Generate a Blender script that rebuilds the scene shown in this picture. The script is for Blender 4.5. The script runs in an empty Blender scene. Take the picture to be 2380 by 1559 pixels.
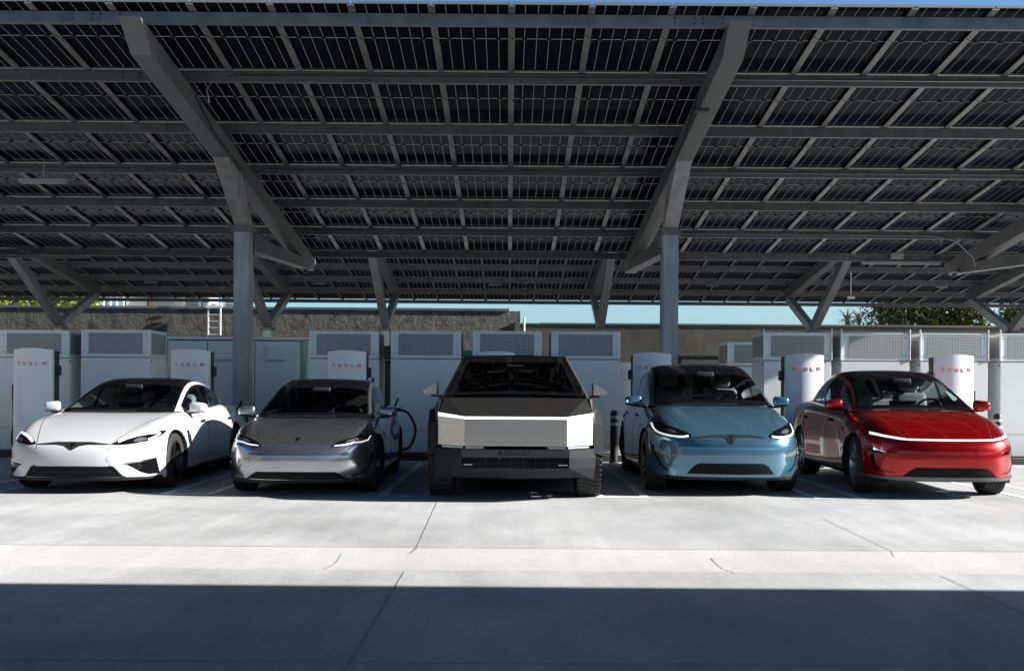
import bpy, bmesh, math, random
import numpy as np
from mathutils import Vector, Matrix, Euler
from mathutils.bvhtree import BVHTree
from mathutils.geometry import delaunay_2d_cdt
random.seed(7)
R = math.radians
sc = bpy.context.scene
COL = sc.collection
# ---------------------------------------------------------------- camera, sky, sun, exposure
F = 2300.0 / 2380.0          # focal length in picture widths
H = 1.27
cam_d = bpy.data.cameras.new("camera")
cam = bpy.data.objects.new("camera", cam_d); COL.objects.link(cam)
cam_d.sensor_fit = 'HORIZONTAL'; cam_d.sensor_width = 36; cam_d.lens = 36 * F
cam.location = (0, 0, H)
cam.rotation_euler = Euler((R(90), 0, 0)).to_matrix().to_4x4().to_euler()
cam.rotation_euler = (Matrix.Rotation(R(-0.41), 4, 'Y') @ Euler((R(90), 0, 0)).to_matrix().to_4x4()).to_euler()
cam_d.shift_x = (1190 - 1183) / 2380.0
cam_d.shift_y = (905 - 779.5) / 2380.0
cam_d.clip_start = 0.1; cam_d.clip_end = 3000
sc.camera = cam
SUN_EL, SUN_AZ = 25.2, 6.5
w = bpy.data.worlds.new("World"); sc.world = w; w.use_nodes = True
nt = w.node_tree; bg = nt.nodes['Background']
sky = nt.nodes.new('ShaderNodeTexSky'); sky.sky_type = 'NISHITA'; sky.sun_disc = False
sky.sun_elevation = R(SUN_EL); sky.sun_rotation = R(90 + SUN_AZ)
sky.air_density = 1.0; sky.dust_density = 2.0; sky.ozone_density = 3.0
tint = nt.nodes.new('ShaderNodeMix'); tint.data_type = 'RGBA'; tint.blend_type = 'MULTIPLY'; tint.inputs[0].default_value = 1; tint.inputs[7].default_value = (0.76, 1.0, 1.10, 1)
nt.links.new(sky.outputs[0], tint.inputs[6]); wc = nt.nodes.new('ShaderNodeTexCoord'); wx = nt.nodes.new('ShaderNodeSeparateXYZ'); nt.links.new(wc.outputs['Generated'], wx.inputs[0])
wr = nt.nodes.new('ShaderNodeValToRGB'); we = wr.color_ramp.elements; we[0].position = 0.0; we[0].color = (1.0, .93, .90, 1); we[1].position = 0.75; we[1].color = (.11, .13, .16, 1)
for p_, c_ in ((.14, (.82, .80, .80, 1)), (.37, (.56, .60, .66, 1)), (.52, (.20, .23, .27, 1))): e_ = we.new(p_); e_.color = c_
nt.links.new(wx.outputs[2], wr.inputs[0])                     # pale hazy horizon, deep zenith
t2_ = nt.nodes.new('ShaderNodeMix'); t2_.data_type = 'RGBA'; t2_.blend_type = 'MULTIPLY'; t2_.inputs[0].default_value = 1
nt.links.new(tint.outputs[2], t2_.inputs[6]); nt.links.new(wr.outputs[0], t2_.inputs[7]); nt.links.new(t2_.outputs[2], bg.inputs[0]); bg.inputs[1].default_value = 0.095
sd = bpy.data.lights.new("sun", 'SUN'); sd.energy = 5.0; sd.angle = R(0.5); sd.color = (1.0, 0.965, 0.915)
sun = bpy.data.objects.new("sun", sd); COL.objects.link(sun)
sv = Vector((math.cos(R(SUN_AZ)) * math.cos(R(SUN_EL)), -math.sin(R(SUN_AZ)) * math.cos(R(SUN_EL)), math.sin(R(SUN_EL))))
sun.rotation_euler = sv.to_track_quat('Z', 'Y').to_euler()
sc.view_settings.view_transform = 'Standard'; sc.view_settings.look = 'None'
sc.view_settings.exposure = 1.4; sc.view_settings.gamma = 1.0
sc.render.engine = 'CYCLES'
try:
    sc.cycles.max_bounces = 8; sc.cycles.transparent_max_bounces = 16
    sc.cycles.sample_clamp_indirect = 6.0; sc.cycles.caustics_reflective = False; sc.cycles.caustics_refractive = False
except Exception: pass

def X(u, D): return (u - 1183.0) * D / 2300.0
def Z(v, D, u=1183.0): return H + (905.0 + 0.0072 * (u - 1183.0) - v) * D / 2300.0

# ---------------------------------------------------------------- materials
MATS = {}
def mat(name, col, rough=0.6, metal=0.0, coat=0.0, spec=0.5, noise=None, bump=None, emit=None, streak=None):
    m = bpy.data.materials.new(name); m.use_nodes = True; MATS[name] = m
    n = m.node_tree.nodes; l = m.node_tree.links; b = n['Principled BSDF']
    c4 = (*col, 1) if len(col) == 3 else col
    b.inputs['Base Color'].default_value = c4
    b.inputs['Roughness'].default_value = rough; b.inputs['Metallic'].default_value = metal
    b.inputs['Coat Weight'].default_value = coat; b.inputs['Coat Roughness'].default_value = 0.03
    b.inputs['Specular IOR Level'].default_value = spec
    tc = n.new('ShaderNodeTexCoord')
    if noise:   # (scale, amount, detail)
        tx = n.new('ShaderNodeTexNoise'); tx.inputs['Scale'].default_value = noise[0]; tx.inputs['Detail'].default_value = noise[2] if len(noise) > 2 else 5
        src = tc.outputs['Object']
        if streak:
            mp = n.new('ShaderNodeMapping'); mp.inputs['Scale'].default_value = streak; l.new(src, mp.inputs[0]); src = mp.outputs[0]
        l.new(src, tx.inputs['Vector'])
        rp = n.new('ShaderNodeValToRGB'); e = rp.color_ramp.elements
        e[0].position = 0.3; e[1].position = 0.7; a = noise[1]
        e[0].color = tuple(max(0, x * (1 - a)) for x in c4[:3]) + (1,); e[1].color = tuple(min(1, x * (1 + a)) for x in c4[:3]) + (1,)
        l.new(tx.outputs['Fac'], rp.inputs[0]); l.new(rp.outputs[0], b.inputs['Base Color'])
    if bump:
        t2 = n.new('ShaderNodeTexNoise'); t2.inputs['Scale'].default_value = bump[0]; t2.inputs['Detail'].default_value = 6
        l.new(tc.outputs['Object'], t2.inputs['Vector'])
        bp = n.new('ShaderNodeBump'); bp.inputs['Strength'].default_value = bump[1]; bp.inputs['Distance'].default_value = bump[2] if len(bump) > 2 else 0.02
        l.new(t2.outputs['Fac'], bp.inputs['Height']); l.new(bp.outputs[0], b.inputs['Normal'])
    if emit:
        b.inputs['Emission Color'].default_value = (*emit[0], 1); b.inputs['Emission Strength'].default_value = emit[1]
    return m

def glass_mat(name, tint, ior=1.28, rough=0.0):
    m = bpy.data.materials.new(name); m.use_nodes = True; MATS[name] = m
    n = m.node_tree.nodes; l = m.node_tree.links; n.clear()
    o = n.new('ShaderNodeOutputMaterial'); mx = n.new('ShaderNodeMixShader'); t = n.new('ShaderNodeBsdfTransparent')
    g = n.new('ShaderNodeBsdfGlossy'); fr = n.new('ShaderNodeFresnel'); fr.inputs[0].default_value = ior
    t.inputs[0].default_value = (*tint, 1); g.inputs['Roughness'].default_value = rough; g.inputs[0].default_value = (0.95, 0.97, 1, 1)
    l.new(fr.outputs[0], mx.inputs[0]); l.new(t.outputs[0], mx.inputs[1]); l.new(g.outputs[0], mx.inputs[2]); l.new(mx.outputs[0], o.inputs[0])
    return m

M = {}
M['steel'] = mat('galvanised_steel', (0.13, 0.135, 0.14), 0.5, 0.35, noise=(3.0, 0.25, 6), bump=(20, 0.08, 0.01))
M['steel_beam'] = mat('painted_steel_beam', (0.15, 0.15, 0.148), 0.55, 0.2, noise=(1.2, 0.12, 5))
M['column'] = mat('grey_steel_column', (0.36, 0.37, 0.37), 0.5, 0.1, noise=(1.6, 0.25, 6), streak=(3, 3, 0.6))
M['alu'] = mat('aluminium_frame', (0.28, 0.28, 0.26), 0.4, 0.5)
M['rail'] = mat('rail_steel', (0.21, 0.21, 0.20), 0.5, 0.25, noise=(2.5, 0.15, 4))
M['black'] = mat('black_plastic', (0.018, 0.018, 0.02), 0.45, bump=(60, 0.05))
M['rubber'] = mat('tyre_rubber', (0.02, 0.02, 0.021), 0.8, bump=(40, 0.2))
M['cable'] = mat('cable_rubber', (0.012, 0.012, 0.013), 0.5)
M['conduit'] = mat('conduit_metal', (0.22, 0.22, 0.22), 0.4, 0.6)
M['cab'] = mat('cabinet_paint', (0.80, 0.81, 0.79), 0.45, noise=(0.8, 0.05, 4), bump=(3, 0.03))
M['cabside'] = mat('cabinet_side_paint', (0.7, 0.72, 0.64), 0.5, noise=(0.8, 0.06, 4))
M['plinth'] = mat('plinth', (0.06, 0.06, 0.055), 0.8, noise=(4, 0.3))
M['post'] = mat('post_white_gloss', (0.84, 0.85, 0.86), 0.16, coat=0.6, noise=(0.9, 0.02))
M['red_letter'] = mat('red_letter', (0.80, 0.09, 0.13), 0.4)
M['white_paint'] = mat('white_marking', (0.86, 0.88, 0.88), 0.7, noise=(9, 0.14, 6))
M['cream'] = mat('cream_pier', (0.5, 0.5, 0.43), 0.8, noise=(3, 0.12))
M['green'] = mat('green_sheet', (0.02, 0.42, 0.16), 0.5, noise=(4, 0.25))
M['greenglass'] = mat('pale_green_wrap', (0.26, 0.38, 0.31), 0.3, noise=(9, 0.5), streak=(2, 2, 0.4))
M['lamp'] = mat('lamp_housing', (0.32, 0.32, 0.30), 0.5)
M['white_metal'] = mat('white_metal', (0.75, 0.75, 0.73), 0.5)
M['bark'] = mat('bark', (0.10, 0.07, 0.05), 0.9, noise=(8, 0.3))
M['band'] = mat('reflective_band', (0.75, 0.75, 0.72), 0.35)

def grid_mat():
    m = mat('louver_grid', (0.5, 0.51, 0.49), 0.5); n = m.node_tree.nodes; l = m.node_tree.links; b = n['Principled BSDF']
    tc = n.new('ShaderNodeTexCoord'); sx = n.new('ShaderNodeSeparateXYZ'); l.new(tc.outputs['Object'], sx.inputs[0])
    add = n.new('ShaderNodeMath'); add.operation = 'ADD'; l.new(sx.outputs[0], add.inputs[0]); l.new(sx.outputs[1], add.inputs[1])
    outs = []
    for src, per in ((add.outputs[0], 0.028), (sx.outputs[2], 0.028)):
        a = n.new('ShaderNodeMath'); a.operation = 'DIVIDE'; a.inputs[1].default_value = per; l.new(src, a.inputs[0])
        f = n.new('ShaderNodeMath'); f.operation = 'FRACT'; l.new(a.outputs[0], f.inputs[0])
        g = n.new('ShaderNodeMath'); g.operation = 'LESS_THAN'; g.inputs[1].default_value = 0.36; l.new(f.outputs[0], g.inputs[0]); outs.append(g.outputs[0])
    mx = n.new('ShaderNodeMath'); mx.operation = 'MAXIMUM'; l.new(outs[0], mx.inputs[0]); l.new(outs[1], mx.inputs[1])
    nz = n.new('ShaderNodeTexNoise'); nz.inputs['Scale'].default_value = 5; l.new(tc.outputs['Object'], nz.inputs['Vector'])
    r2 = n.new('ShaderNodeValToRGB'); r2.color_ramp.elements[0].color = (0.03, 0.035, 0.04, 1); r2.color_ramp.elements[1].color = (0.14, 0.14, 0.14, 1); l.new(nz.outputs['Fac'], r2.inputs[0])
    mc = n.new('ShaderNodeMix'); mc.data_type = 'RGBA'; l.new(mx.outputs[0], mc.inputs[0]); l.new(r2.outputs[0], mc.inputs[6]); mc.inputs[7].default_value = (0.46, 0.47, 0.45, 1)
    l.new(mc.outputs[2], b.inputs['Base Color']); return m
M['grid'] = grid_mat()

PW, PL = 1.134, 2.10       # module pitch across, length along the slope
def panel_mat():
    m = bpy.data.materials.new('solar_cells'); m.use_nodes = True
    n = m.node_tree.nodes; l = m.node_tree.links; b = n['Principled BSDF']; o = n['Material Output']
    uv = n.new('ShaderNodeUVMap'); sx = n.new('ShaderNodeSeparateXYZ'); l.new(uv.outputs[0], sx.inputs[0])
    def mth(op, a, bv=None):
        k = n.new('ShaderNodeMath'); k.operation = op
        if hasattr(a, 'name'): l.new(a, k.inputs[0])
        else: k.inputs[0].default_value = a
        if bv is not None:
            if hasattr(bv, 'name'): l.new(bv, k.inputs[1])
            else: k.inputs[1].default_value = bv
        return k.outputs[0]
    u, v = sx.outputs[0], sx.outputs[1]
    cu = mth('MULTIPLY', u, 6.0); cv = mth('MULTIPLY', v, 24.0)
    du = mth('ABSOLUTE', mth('SUBTRACT', mth('FRACT', mth('ADD', cu, 0.5)), 0.5))     # distance to column line
    dv = mth('ABSOLUTE', mth('SUBTRACT', mth('FRACT', mth('ADD', cv, 0.5)), 0.5))
    line = mth('LESS_THAN', du, 0.016)
    tick = mth('MULTIPLY', mth('LESS_THAN', du, 0.036), mth('LESS_THAN', dv, 0.12))
    dash = mth('MULTIPLY', mth('LESS_THAN', du, 0.0), 1.0)
    mid = mth('LESS_THAN', mth('ABSOLUTE', mth('SUBTRACT', v, 0.5)), 0.0045)
    gaps = mth('MAXIMUM', mth('MAXIMUM', line, tick), mid)
    nz = n.new('ShaderNodeTexNoise'); nz.inputs['Scale'].default_value = 0.7; tc = n.new('ShaderNodeTexCoord'); l.new(tc.outputs['Object'], nz.inputs['Vector'])
    rp = n.new('ShaderNodeValToRGB'); rp.color_ramp.elements[0].color = (0.004, 0.006, 0.012, 1); rp.color_ramp.elements[1].color = (0.012, 0.015, 0.022, 1)
    l.new(nz.outputs['Fac'], rp.inputs[0]); l.new(rp.outputs[0], b.inputs['Base Color'])
    b.inputs['Roughness'].default_value = 0.16; b.inputs['IOR'].default_value = 1.07
    tr = n.new('ShaderNodeBsdfTranslucent'); tr.inputs[0].default_value = (0.10, 0.105, 0.105, 1)
    df = n.new('ShaderNodeBsdfDiffuse'); df.inputs[0].default_value = (0.13, 0.13, 0.125, 1)
    m2 = n.new('ShaderNodeMixShader'); m2.inputs[0].default_value = 0.5; l.new(tr.outputs[0], m2.inputs[1]); l.new(df.outputs[0], m2.inputs[2])
    m1 = n.new('ShaderNodeMixShader'); l.new(gaps, m1.inputs[0]); l.new(b.outputs[0], m1.inputs[1]); l.new(m2.outputs[0], m1.inputs[2]); l.new(m1.outputs[0], o.inputs[0])
    return m
M['cells'] = panel_mat()

def concrete_mat(name, base, var, dark=0.0):
    m = mat(name, base, 0.75); n = m.node_tree.nodes; l = m.node_tree.links; b = n['Principled BSDF']
    tc = n.new('ShaderNodeTexCoord')
    def nz(scale, det, sca=(1, 1, 1), rough=0.55):
        mp = n.new('ShaderNodeMapping'); mp.inputs['Scale'].default_value = sca; l.new(tc.outputs['Object'], mp.inputs[0])
        t = n.new('ShaderNodeTexNoise'); t.inputs['Scale'].default_value = scale; t.inputs['Detail'].default_value = det; t.inputs['Roughness'].default_value = rough
        l.new(mp.outputs[0], t.inputs['Vector']); return t.outputs['Fac']
    def ramp(s, a, c0, c1, p0=0.35, p1=0.65):
        r = n.new('ShaderNodeValToRGB'); r.color_ramp.elements[0].position = p0; r.color_ramp.elements[1].position = p1
        r.color_ramp.elements[0].color = (c0, c0, c0, 1); r.color_ramp.elements[1].color = (c1, c1, c1, 1); l.new(s, r.inputs[0]); return r.outputs[0]
    def mul(a, c):
        k = n.new('ShaderNodeMix'); k.data_type = 'RGBA'; k.blend_type = 'MULTIPLY'; k.inputs[0].default_value = 1
        if isinstance(a, tuple): k.inputs[6].default_value = a
        else: l.new(a, k.inputs[6])
        l.new(c, k.inputs[7]); return k.outputs[2]
    c = mul((*base, 1), ramp(nz(0.35, 6, (1, 1, 1)), 0, 1 - var, 1.0 + var * 0.3))
    c = mul(c, ramp(nz(1.6, 8, (1.0, 0.55, 1), 0.65), 0, 1 - var * 0.55, 1.0))
    c = mul(c, ramp(nz(0.9, 7, (6.0, 0.22, 1), 0.6), 0, 1 - var * 0.38, 1.0))       # broom and tyre streaks running in depth
    c = mul(c, ramp(nz(14, 8), 0, 1 - var * 0.35, 1.0))
    if name == 'concrete_slab':        # faint sweeping tyre marks
        sx = n.new('ShaderNodeSeparateXYZ'); l.new(tc.outputs['Object'], sx.inputs[0])
        def mt(op, *a):
            k = n.new('ShaderNodeMath'); k.operation = op
            for q, v in enumerate(a):
                if isinstance(v, (int, float)): k.inputs[q].default_value = v
                else: l.new(v, k.inputs[q])
            return k.outputs[0]
        wob = mt('MULTIPLY', nz(0.6, 3), 0.5)
        for cx, cy, rr, wd, st in ((9.5, 2.2, 6.1, .11, .10), (9.5, 2.2, 7.75, .11, .09), (-8.5, 3.0, 7.4, .12, .07), (-8.5, 3.0, 9.0, .12, .06), (16.5, 7.0, 11.3, .10, .09), (16.5, 7.0, 12.9, .10, .08)):
            d = mt('SQRT', mt('ADD', mt('POWER', mt('SUBTRACT', sx.outputs[0], cx), 2.0), mt('POWER', mt('SUBTRACT', sx.outputs[1], cy), 2.0)))
            e = mt('ABSOLUTE', mt('SUBTRACT', mt('ADD', d, wob), rr + .25)); c = mul(c, ramp(mt('DIVIDE', e, wd * 2), 0, 1 - st, 1.0, 0.25, 1.0))
    sp = n.new('ShaderNodeTexVoronoi'); sp.inputs['Scale'].default_value = 1.3; l.new(tc.outputs['Object'], sp.inputs['Vector'])
    c = mul(c, ramp(sp.outputs['Distance'], 0, 0.45, 1.0, 0.012, 0.03))
    l.new(c, b.inputs['Base Color'])
    rr = n.new('ShaderNodeMapRange'); rr.inputs[3].default_value = 0.5; rr.inputs[4].default_value = 0.85; l.new(nz(0.8, 4), rr.inputs[0]); l.new(rr.outputs[0], b.inputs['Roughness'])
    bp = n.new('ShaderNodeBump'); bp.inputs['Strength'].default_value = 0.25; bp.inputs['Distance'].default_value = 0.01; l.new(nz(30, 8), bp.inputs['Height']); l.new(bp.outputs[0], b.inputs['Normal'])
    return m
M['concrete'] = concrete_mat('concrete_slab', (0.535, 0.54, 0.545), 0.28)
M['gutter'] = concrete_mat('concrete_gutter', (0.57, 0.565, 0.56), 0.17)
M['joint'] = mat('joint_filler', (0.29, 0.29, 0.285), 0.9, noise=(6, 0.4))
M['tan'] = concrete_mat('tan_stucco', (0.125, 0.115, 0.09), 0.40)

def brick_mat():
    m = mat('painted_brick', (0.12, 0.11, 0.095), 0.75); n = m.node_tree.nodes; l = m.node_tree.links; b = n['Principled BSDF']
    tc = n.new('ShaderNodeTexCoord'); mp = n.new('ShaderNodeMapping'); mp.inputs['Rotation'].default_value = (R(90), 0, 0); l.new(tc.outputs['Object'], mp.inputs[0])
    br = n.new('ShaderNodeTexBrick'); br.inputs['Scale'].default_value = 1.0; br.inputs['Brick Width'].default_value = 0.40; br.inputs['Row Height'].default_value = 0.125; br.inputs['Mortar Size'].default_value = 0.018
    br.inputs['Color1'].default_value = (0.105, 0.10, 0.088, 1); br.inputs['Color2'].default_value = (0.088, 0.084, 0.075, 1); br.inputs['Mortar'].default_value = (0.075, 0.07, 0.06, 1)
    nz0 = n.new('ShaderNodeTexNoise'); nz0.inputs['Scale'].default_value = 2.5; l.new(tc.outputs['Object'], nz0.inputs['Vector'])
    mxv = n.new('ShaderNodeMix'); mxv.data_type = 'VECTOR'; mxv.inputs[0].default_value = 0.05; l.new(mp.outputs[0], mxv.inputs[4]); l.new(nz0.outputs['Color'], mxv.inputs[5])
    l.new(mxv.outputs[1], br.inputs['Vector'])
    nz = n.new('ShaderNodeTexNoise'); nz.inputs['Scale'].default_value = 1.1; nz.inputs['Detail'].default_value = 9; nz.inputs['Roughness'].default_value = 0.7; l.new(tc.outputs['Object'], nz.inputs['Vector'])
    rp = n.new('ShaderNodeValToRGB'); rp.color_ramp.elements[0].position = 0.36; rp.color_ramp.elements[0].color = (0.25, 0.25, 0.25, 1); rp.color_ramp.elements[1].position = 0.5; rp.color_ramp.elements[1].color = (1, 1, 1, 1)
    l.new(nz.outputs['Fac'], rp.inputs[0])
    mu = n.new('ShaderNodeMix'); mu.data_type = 'RGBA'; mu.blend_type = 'MULTIPLY'; mu.inputs[0].default_value = 1; l.new(br.outputs['Color'], mu.inputs[6]); l.new(rp.outputs[0], mu.inputs[7])
    l.new(mu.outputs[2], b.inputs['Base Color'])
    ad = n.new('ShaderNodeMath'); ad.operation = 'MULTIPLY_ADD'; ad.inputs[1].default_value = -0.6; l.new(br.outputs['Fac'], ad.inputs[0]); l.new(nz.outputs['Fac'], ad.inputs[2])
    bp = n.new('ShaderNodeBump'); bp.inputs['Strength'].default_value = 1.0; bp.inputs['Distance'].default_value = 0.25; l.new(ad.outputs[0], bp.inputs['Height']); l.new(bp.outputs[0], b.inputs['Normal'])
    return m
M['brick'] = brick_mat()

def leaf_mat(name, c0, c1):
    m = bpy.data.materials.new(name); m.use_nodes = True; n = m.node_tree.nodes; l = m.node_tree.links; b = n['Principled BSDF']; o = n['Material Output']
    tc = n.new('ShaderNodeTexCoord'); t = n.new('ShaderNodeTexNoise'); t.inputs['Scale'].default_value = 1.5; l.new(tc.outputs['Object'], t.inputs['Vector'])
    r = n.new('ShaderNodeValToRGB'); r.color_ramp.elements[0].position = 0.35; r.color_ramp.elements[1].position = 0.65; r.color_ramp.elements[0].color = (*c0, 1); r.color_ramp.elements[1].color = (*c1, 1); l.new(t.outputs['Fac'], r.inputs[0])
    l.new(r.outputs[0], b.inputs['Base Color']); b.inputs['Roughness'].default_value = 0.5
    tr = n.new('ShaderNodeBsdfTranslucent'); l.new(r.outputs[0], tr.inputs[0]); mx = n.new('ShaderNodeMixShader'); mx.inputs[0].default_value = 0.3
    l.new(b.outputs[0], mx.inputs[1]); l.new(tr.outputs[0], mx.inputs[2]); l.new(mx.outputs[0], o.inputs[0]); return m
M['leaf'] = leaf_mat('leaves_olive', (0.07, 0.078, 0.016), (0.25, 0.23, 0.06))
M['leaf2'] = leaf_mat('leaves_bright', (0.10, 0.14, 0.015), (0.26, 0.28, 0.04))
M['leaf3'] = leaf_mat('leaves_palm', (0.05, 0.08, 0.05), (0.10, 0.14, 0.09))

# ---------------------------------------------------------------- mesh helpers
def smooth(me, ang=None):
    for p in me.polygons: p.use_smooth = True
    if ang is not None:
        try: me.set_sharp_from_angle(angle=R(ang))
        except Exception: pass

class MB:
    """collects faces, then links them as ONE mesh object"""
    def __init__(s): s.v = []; s.f = []; s.m = []; s.uv = {}
    def face(s, pts, mi=0):
        b = len(s.v); s.v += [tuple(p) for p in pts]; s.f.append(tuple(range(b, b + len(pts)))); s.m.append(mi)
    def hexa(s, p, mi=0):
        """8 corners: bottom 4 then top 4"""
        b = len(s.v); s.v += [tuple(q) for q in p]
        for q in ((0, 3, 2, 1), (4, 5, 6, 7), (0, 1, 5, 4), (1, 2, 6, 5), (2, 3, 7, 6), (3, 0, 4, 7)):
            s.f.append(tuple(b + i for i in q)); s.m.append(mi)
        return s
    def box(s, x0, x1, y0, y1, z0, z1, mi=0):
        return s.hexa([(x0, y0, z0), (x1, y0, z0), (x1, y1, z0), (x0, y1, z0), (x0, y0, z1), (x1, y0, z1), (x1, y1, z1), (x0, y1, z1)], mi)
    def prism_x(s, yz, x0, x1, mi=0):
        """polygon in y,z extruded along x"""
        n = len(yz); b = len(s.v)
        s.v += [(x0, y, z) for y, z in yz] + [(x1, y, z) for y, z in yz]
        s.f.append(tuple(b + i for i in range(n))); s.m.append(mi)
        s.f.append(tuple(b + n + i for i in reversed(range(n)))); s.m.append(mi)
        for i in range(n):
            j = (i + 1) % n; s.f.append((b + i, b + n + i, b + n + j, b + j)); s.m.append(mi)
        return s
    def prism_y(s, xz, y0, y1, mi=0):
        n = len(xz); b = len(s.v)
        s.v += [(x, y0, z) for x, z in xz] + [(x, y1, z) for x, z in xz]
        s.f.append(tuple(b + i for i in range(n))); s.m.append(mi)
        s.f.append(tuple(b + n + i for i in reversed(range(n)))); s.m.append(mi)
        for i in range(n):
            j = (i + 1) % n; s.f.append((b + i, b + n + i, b + n + j, b + j)); s.m.append(mi)
        return s
    def prism_z(s, xy, z0, z1, mi=0):
        n = len(xy); b = len(s.v)
        s.v += [(x, y, z0) for x, y in xy] + [(x, y, z1) for x, y in xy]
        s.f.append(tuple(b + i for i in range(n))); s.m.append(mi)
        s.f.append(tuple(b + n + i for i in reversed(range(n)))); s.m.append(mi)
        for i in range(n):
            j = (i + 1) % n; s.f.append((b + i, b + n + i, b + n + j, b + j)); s.m.append(mi)
        return s
    def tube(s, pts, r, seg=8, mi=0, r1=None, cap=True):
        pts = [Vector(p) for p in pts]; n = len(pts); b = len(s.v); up = Vector((0, 0, 1)); side = None
        for i, p in enumerate(pts):
            d = (pts[min(i + 1, n - 1)] - pts[max(i - 1, 0)]).normalized()
            if side is None: side = d.cross(up if abs(d.z) < 0.9 else Vector((1, 0, 0))).normalized()
            side = (side - d * side.dot(d)).normalized(); w2 = d.cross(side)
            rr = r if r1 is None else r + (r1 - r) * i / max(1, n - 1)
            for k in range(seg):
                a = 2 * math.pi * k / seg; s.v.append(tuple(p + side * (rr * math.cos(a)) + w2 * (rr * math.sin(a))))
        for i in range(n - 1):
            for k in range(seg):
                k2 = (k + 1) % seg; s.f.append((b + i * seg + k, b + i * seg + k2, b + (i + 1) * seg + k2, b + (i + 1) * seg + k)); s.m.append(mi)
        if cap:
            s.f.append(tuple(b + k for k in reversed(range(seg)))); s.m.append(mi)
            s.f.append(tuple(b + (n - 1) * seg + k for k in range(seg))); s.m.append(mi)
        return s
    def lathe(s, prof, axis='z', seg=32, c=(0, 0, 0), mi=0, mis=None):
        """prof: list of (radius, along)"""
        b = len(s.v)
        for k in range(seg):
            a = 2 * math.pi * k / seg
            for r, t in prof:
                p = (r * math.cos(a), r * math.sin(a), t) if axis == 'z' else (t, r * math.cos(a), r * math.sin(a))
                s.v.append((c[0] + p[0], c[1] + p[1], c[2] + p[2]))
        n = len(prof)
        for k in range(seg):
            k2 = (k + 1) % seg
            for i in range(n - 1):
                s.f.append((b + k * n + i, b + k2 * n + i, b + k2 * n + i + 1, b + k * n + i + 1)); s.m.append(mis[i] if mis else mi)
        return s
    def build(s, name, mats, parent=None, bevel=0, sm=None, loc=None):
        me = bpy.data.meshes.new(name); me.from_pydata(s.v, [], s.f)
        if not isinstance(mats, (list, tuple)): mats = [mats]
        for q in mats: me.materials.append(q)
        me.polygons.foreach_set('material_index', s.m); me.update()
        bm = bmesh.new(); bm.from_mesh(me); bmesh.ops.recalc_face_normals(bm, faces=bm.faces)
        if bevel:
            bmesh.ops.remove_doubles(bm, verts=bm.verts, dist=1e-5)
            ed = [e for e in bm.edges if len(e.link_faces) == 2 and e.calc_face_angle(0) > 0.5]
            bmesh.ops.bevel(bm, geom=ed, offset=bevel, segments=2, affect='EDGES', clamp_overlap=True)
        bm.to_mesh(me); bm.free()
        if sm is not None: smooth(me, sm)
        o = bpy.data.objects.new(name, me); COL.objects.link(o)
        if parent: o.parent = parent
        if loc: o.location = loc
        return o

def mesh_obj(name, verts, faces, mats, parent=None, mi=None, sm=None):
    me = bpy.data.meshes.new(name); me.from_pydata([tuple(v) for v in verts], [], [tuple(int(i) for i in f) for f in faces])
    if not isinstance(mats, (list, tuple)): mats = [mats]
    for q in mats: me.materials.append(q)
    if mi is not None: me.polygons.foreach_set('material_index', [int(q) for q in mi])
    me.update()
    if sm is not None: smooth(me, sm)
    o = bpy.data.objects.new(name, me); COL.objects.link(o)
    if parent: o.parent = parent
    return o

def tag(o, label=None, cat=None, group=None, kind=None):
    if label: o['label'] = label
    if cat: o['category'] = cat
    if group: o['group'] = group
    if kind: o['kind'] = kind
    return o
def thing(name, label, cat, loc=(0, 0, 0), rz=0, group=None):
    o = bpy.data.objects.new(name, None); COL.objects.link(o); o.location = loc; o.rotation_euler = (0, 0, rz); o.empty_display_size = 0.2
    return tag(o, label, cat, group)
def copy_tree(o, parent=None):
    c = o.copy(); COL.objects.link(c); c.parent = parent
    for ch in list(o.children): copy_tree(ch, c)
    return c
# ================================================================ GROUND
def sheet(name, pts, z, m, kind='structure'):
    mb = MB(); mb.face([(x, y, z) for x, y in pts]); return tag(mb.build(name, m), kind=kind)
def sheet_grid(name, x0, x1, y0, y1, zf, m, nx=1, ny=12):
    mb = MB()
    for j in range(ny):
        a, b = y0 + (y1 - y0) * j / ny, y0 + (y1 - y0) * (j + 1) / ny
        mb.face([(x0, a, zf(a)), (x1, a, zf(a)), (x1, b, zf(b)), (x0, b, zf(b))])
    return tag(mb.build(name, m, sm=60), kind='structure')
G0, G1 = 6.95, 7.92          # the shallow drainage gutter running across
mb = MB(); mb.face([(-400, -60, 0), (400, -60, 0), (400, G0, 0), (-400, G0, 0)]); mb.face([(-400, G1, 0), (400, G1, 0), (400, 900, 0), (-400, 900, 0)])
tag(mb.build('concrete_ground', M['concrete']), kind='structure')
sheet_grid('gutter', -400, 400, G0, G1, lambda y: -0.035 * math.sin(math.pi * (y - G0) / (G1 - G0)), M['gutter'])
def strip(mb, p, q, wd, z=0.004):
    p, q = Vector((*p, 0)), Vector((*q, 0)); d = (q - p).normalized(); s_ = Vector((-d.y, d.x, 0)) * wd / 2
    mb.face([(p + s_)[:2] + (z,), (q + s_)[:2] + (z,), (q - s_)[:2] + (z,), (p - s_)[:2] + (z,)])
def gp(u, v):
    D = H * 2300 / (v - 905 - 0.0072 * (u - 1183)); return (X(u, D), D)
mb = MB()
for a, b, wd in (((1021, 1160), (968, 1281), 0.009), ((944, 1328), (806, 1562), 0.009), ((1915, 1205), (2092, 1288), 0.008), ((2190, 1338), (2390, 1428), 0.009)):
    strip(mb, gp(*a), gp(*b), wd)
strip(mb, (-30, gp(1183, 1541)[1]), (30, gp(1183, 1541)[1]), 0.008)
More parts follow.
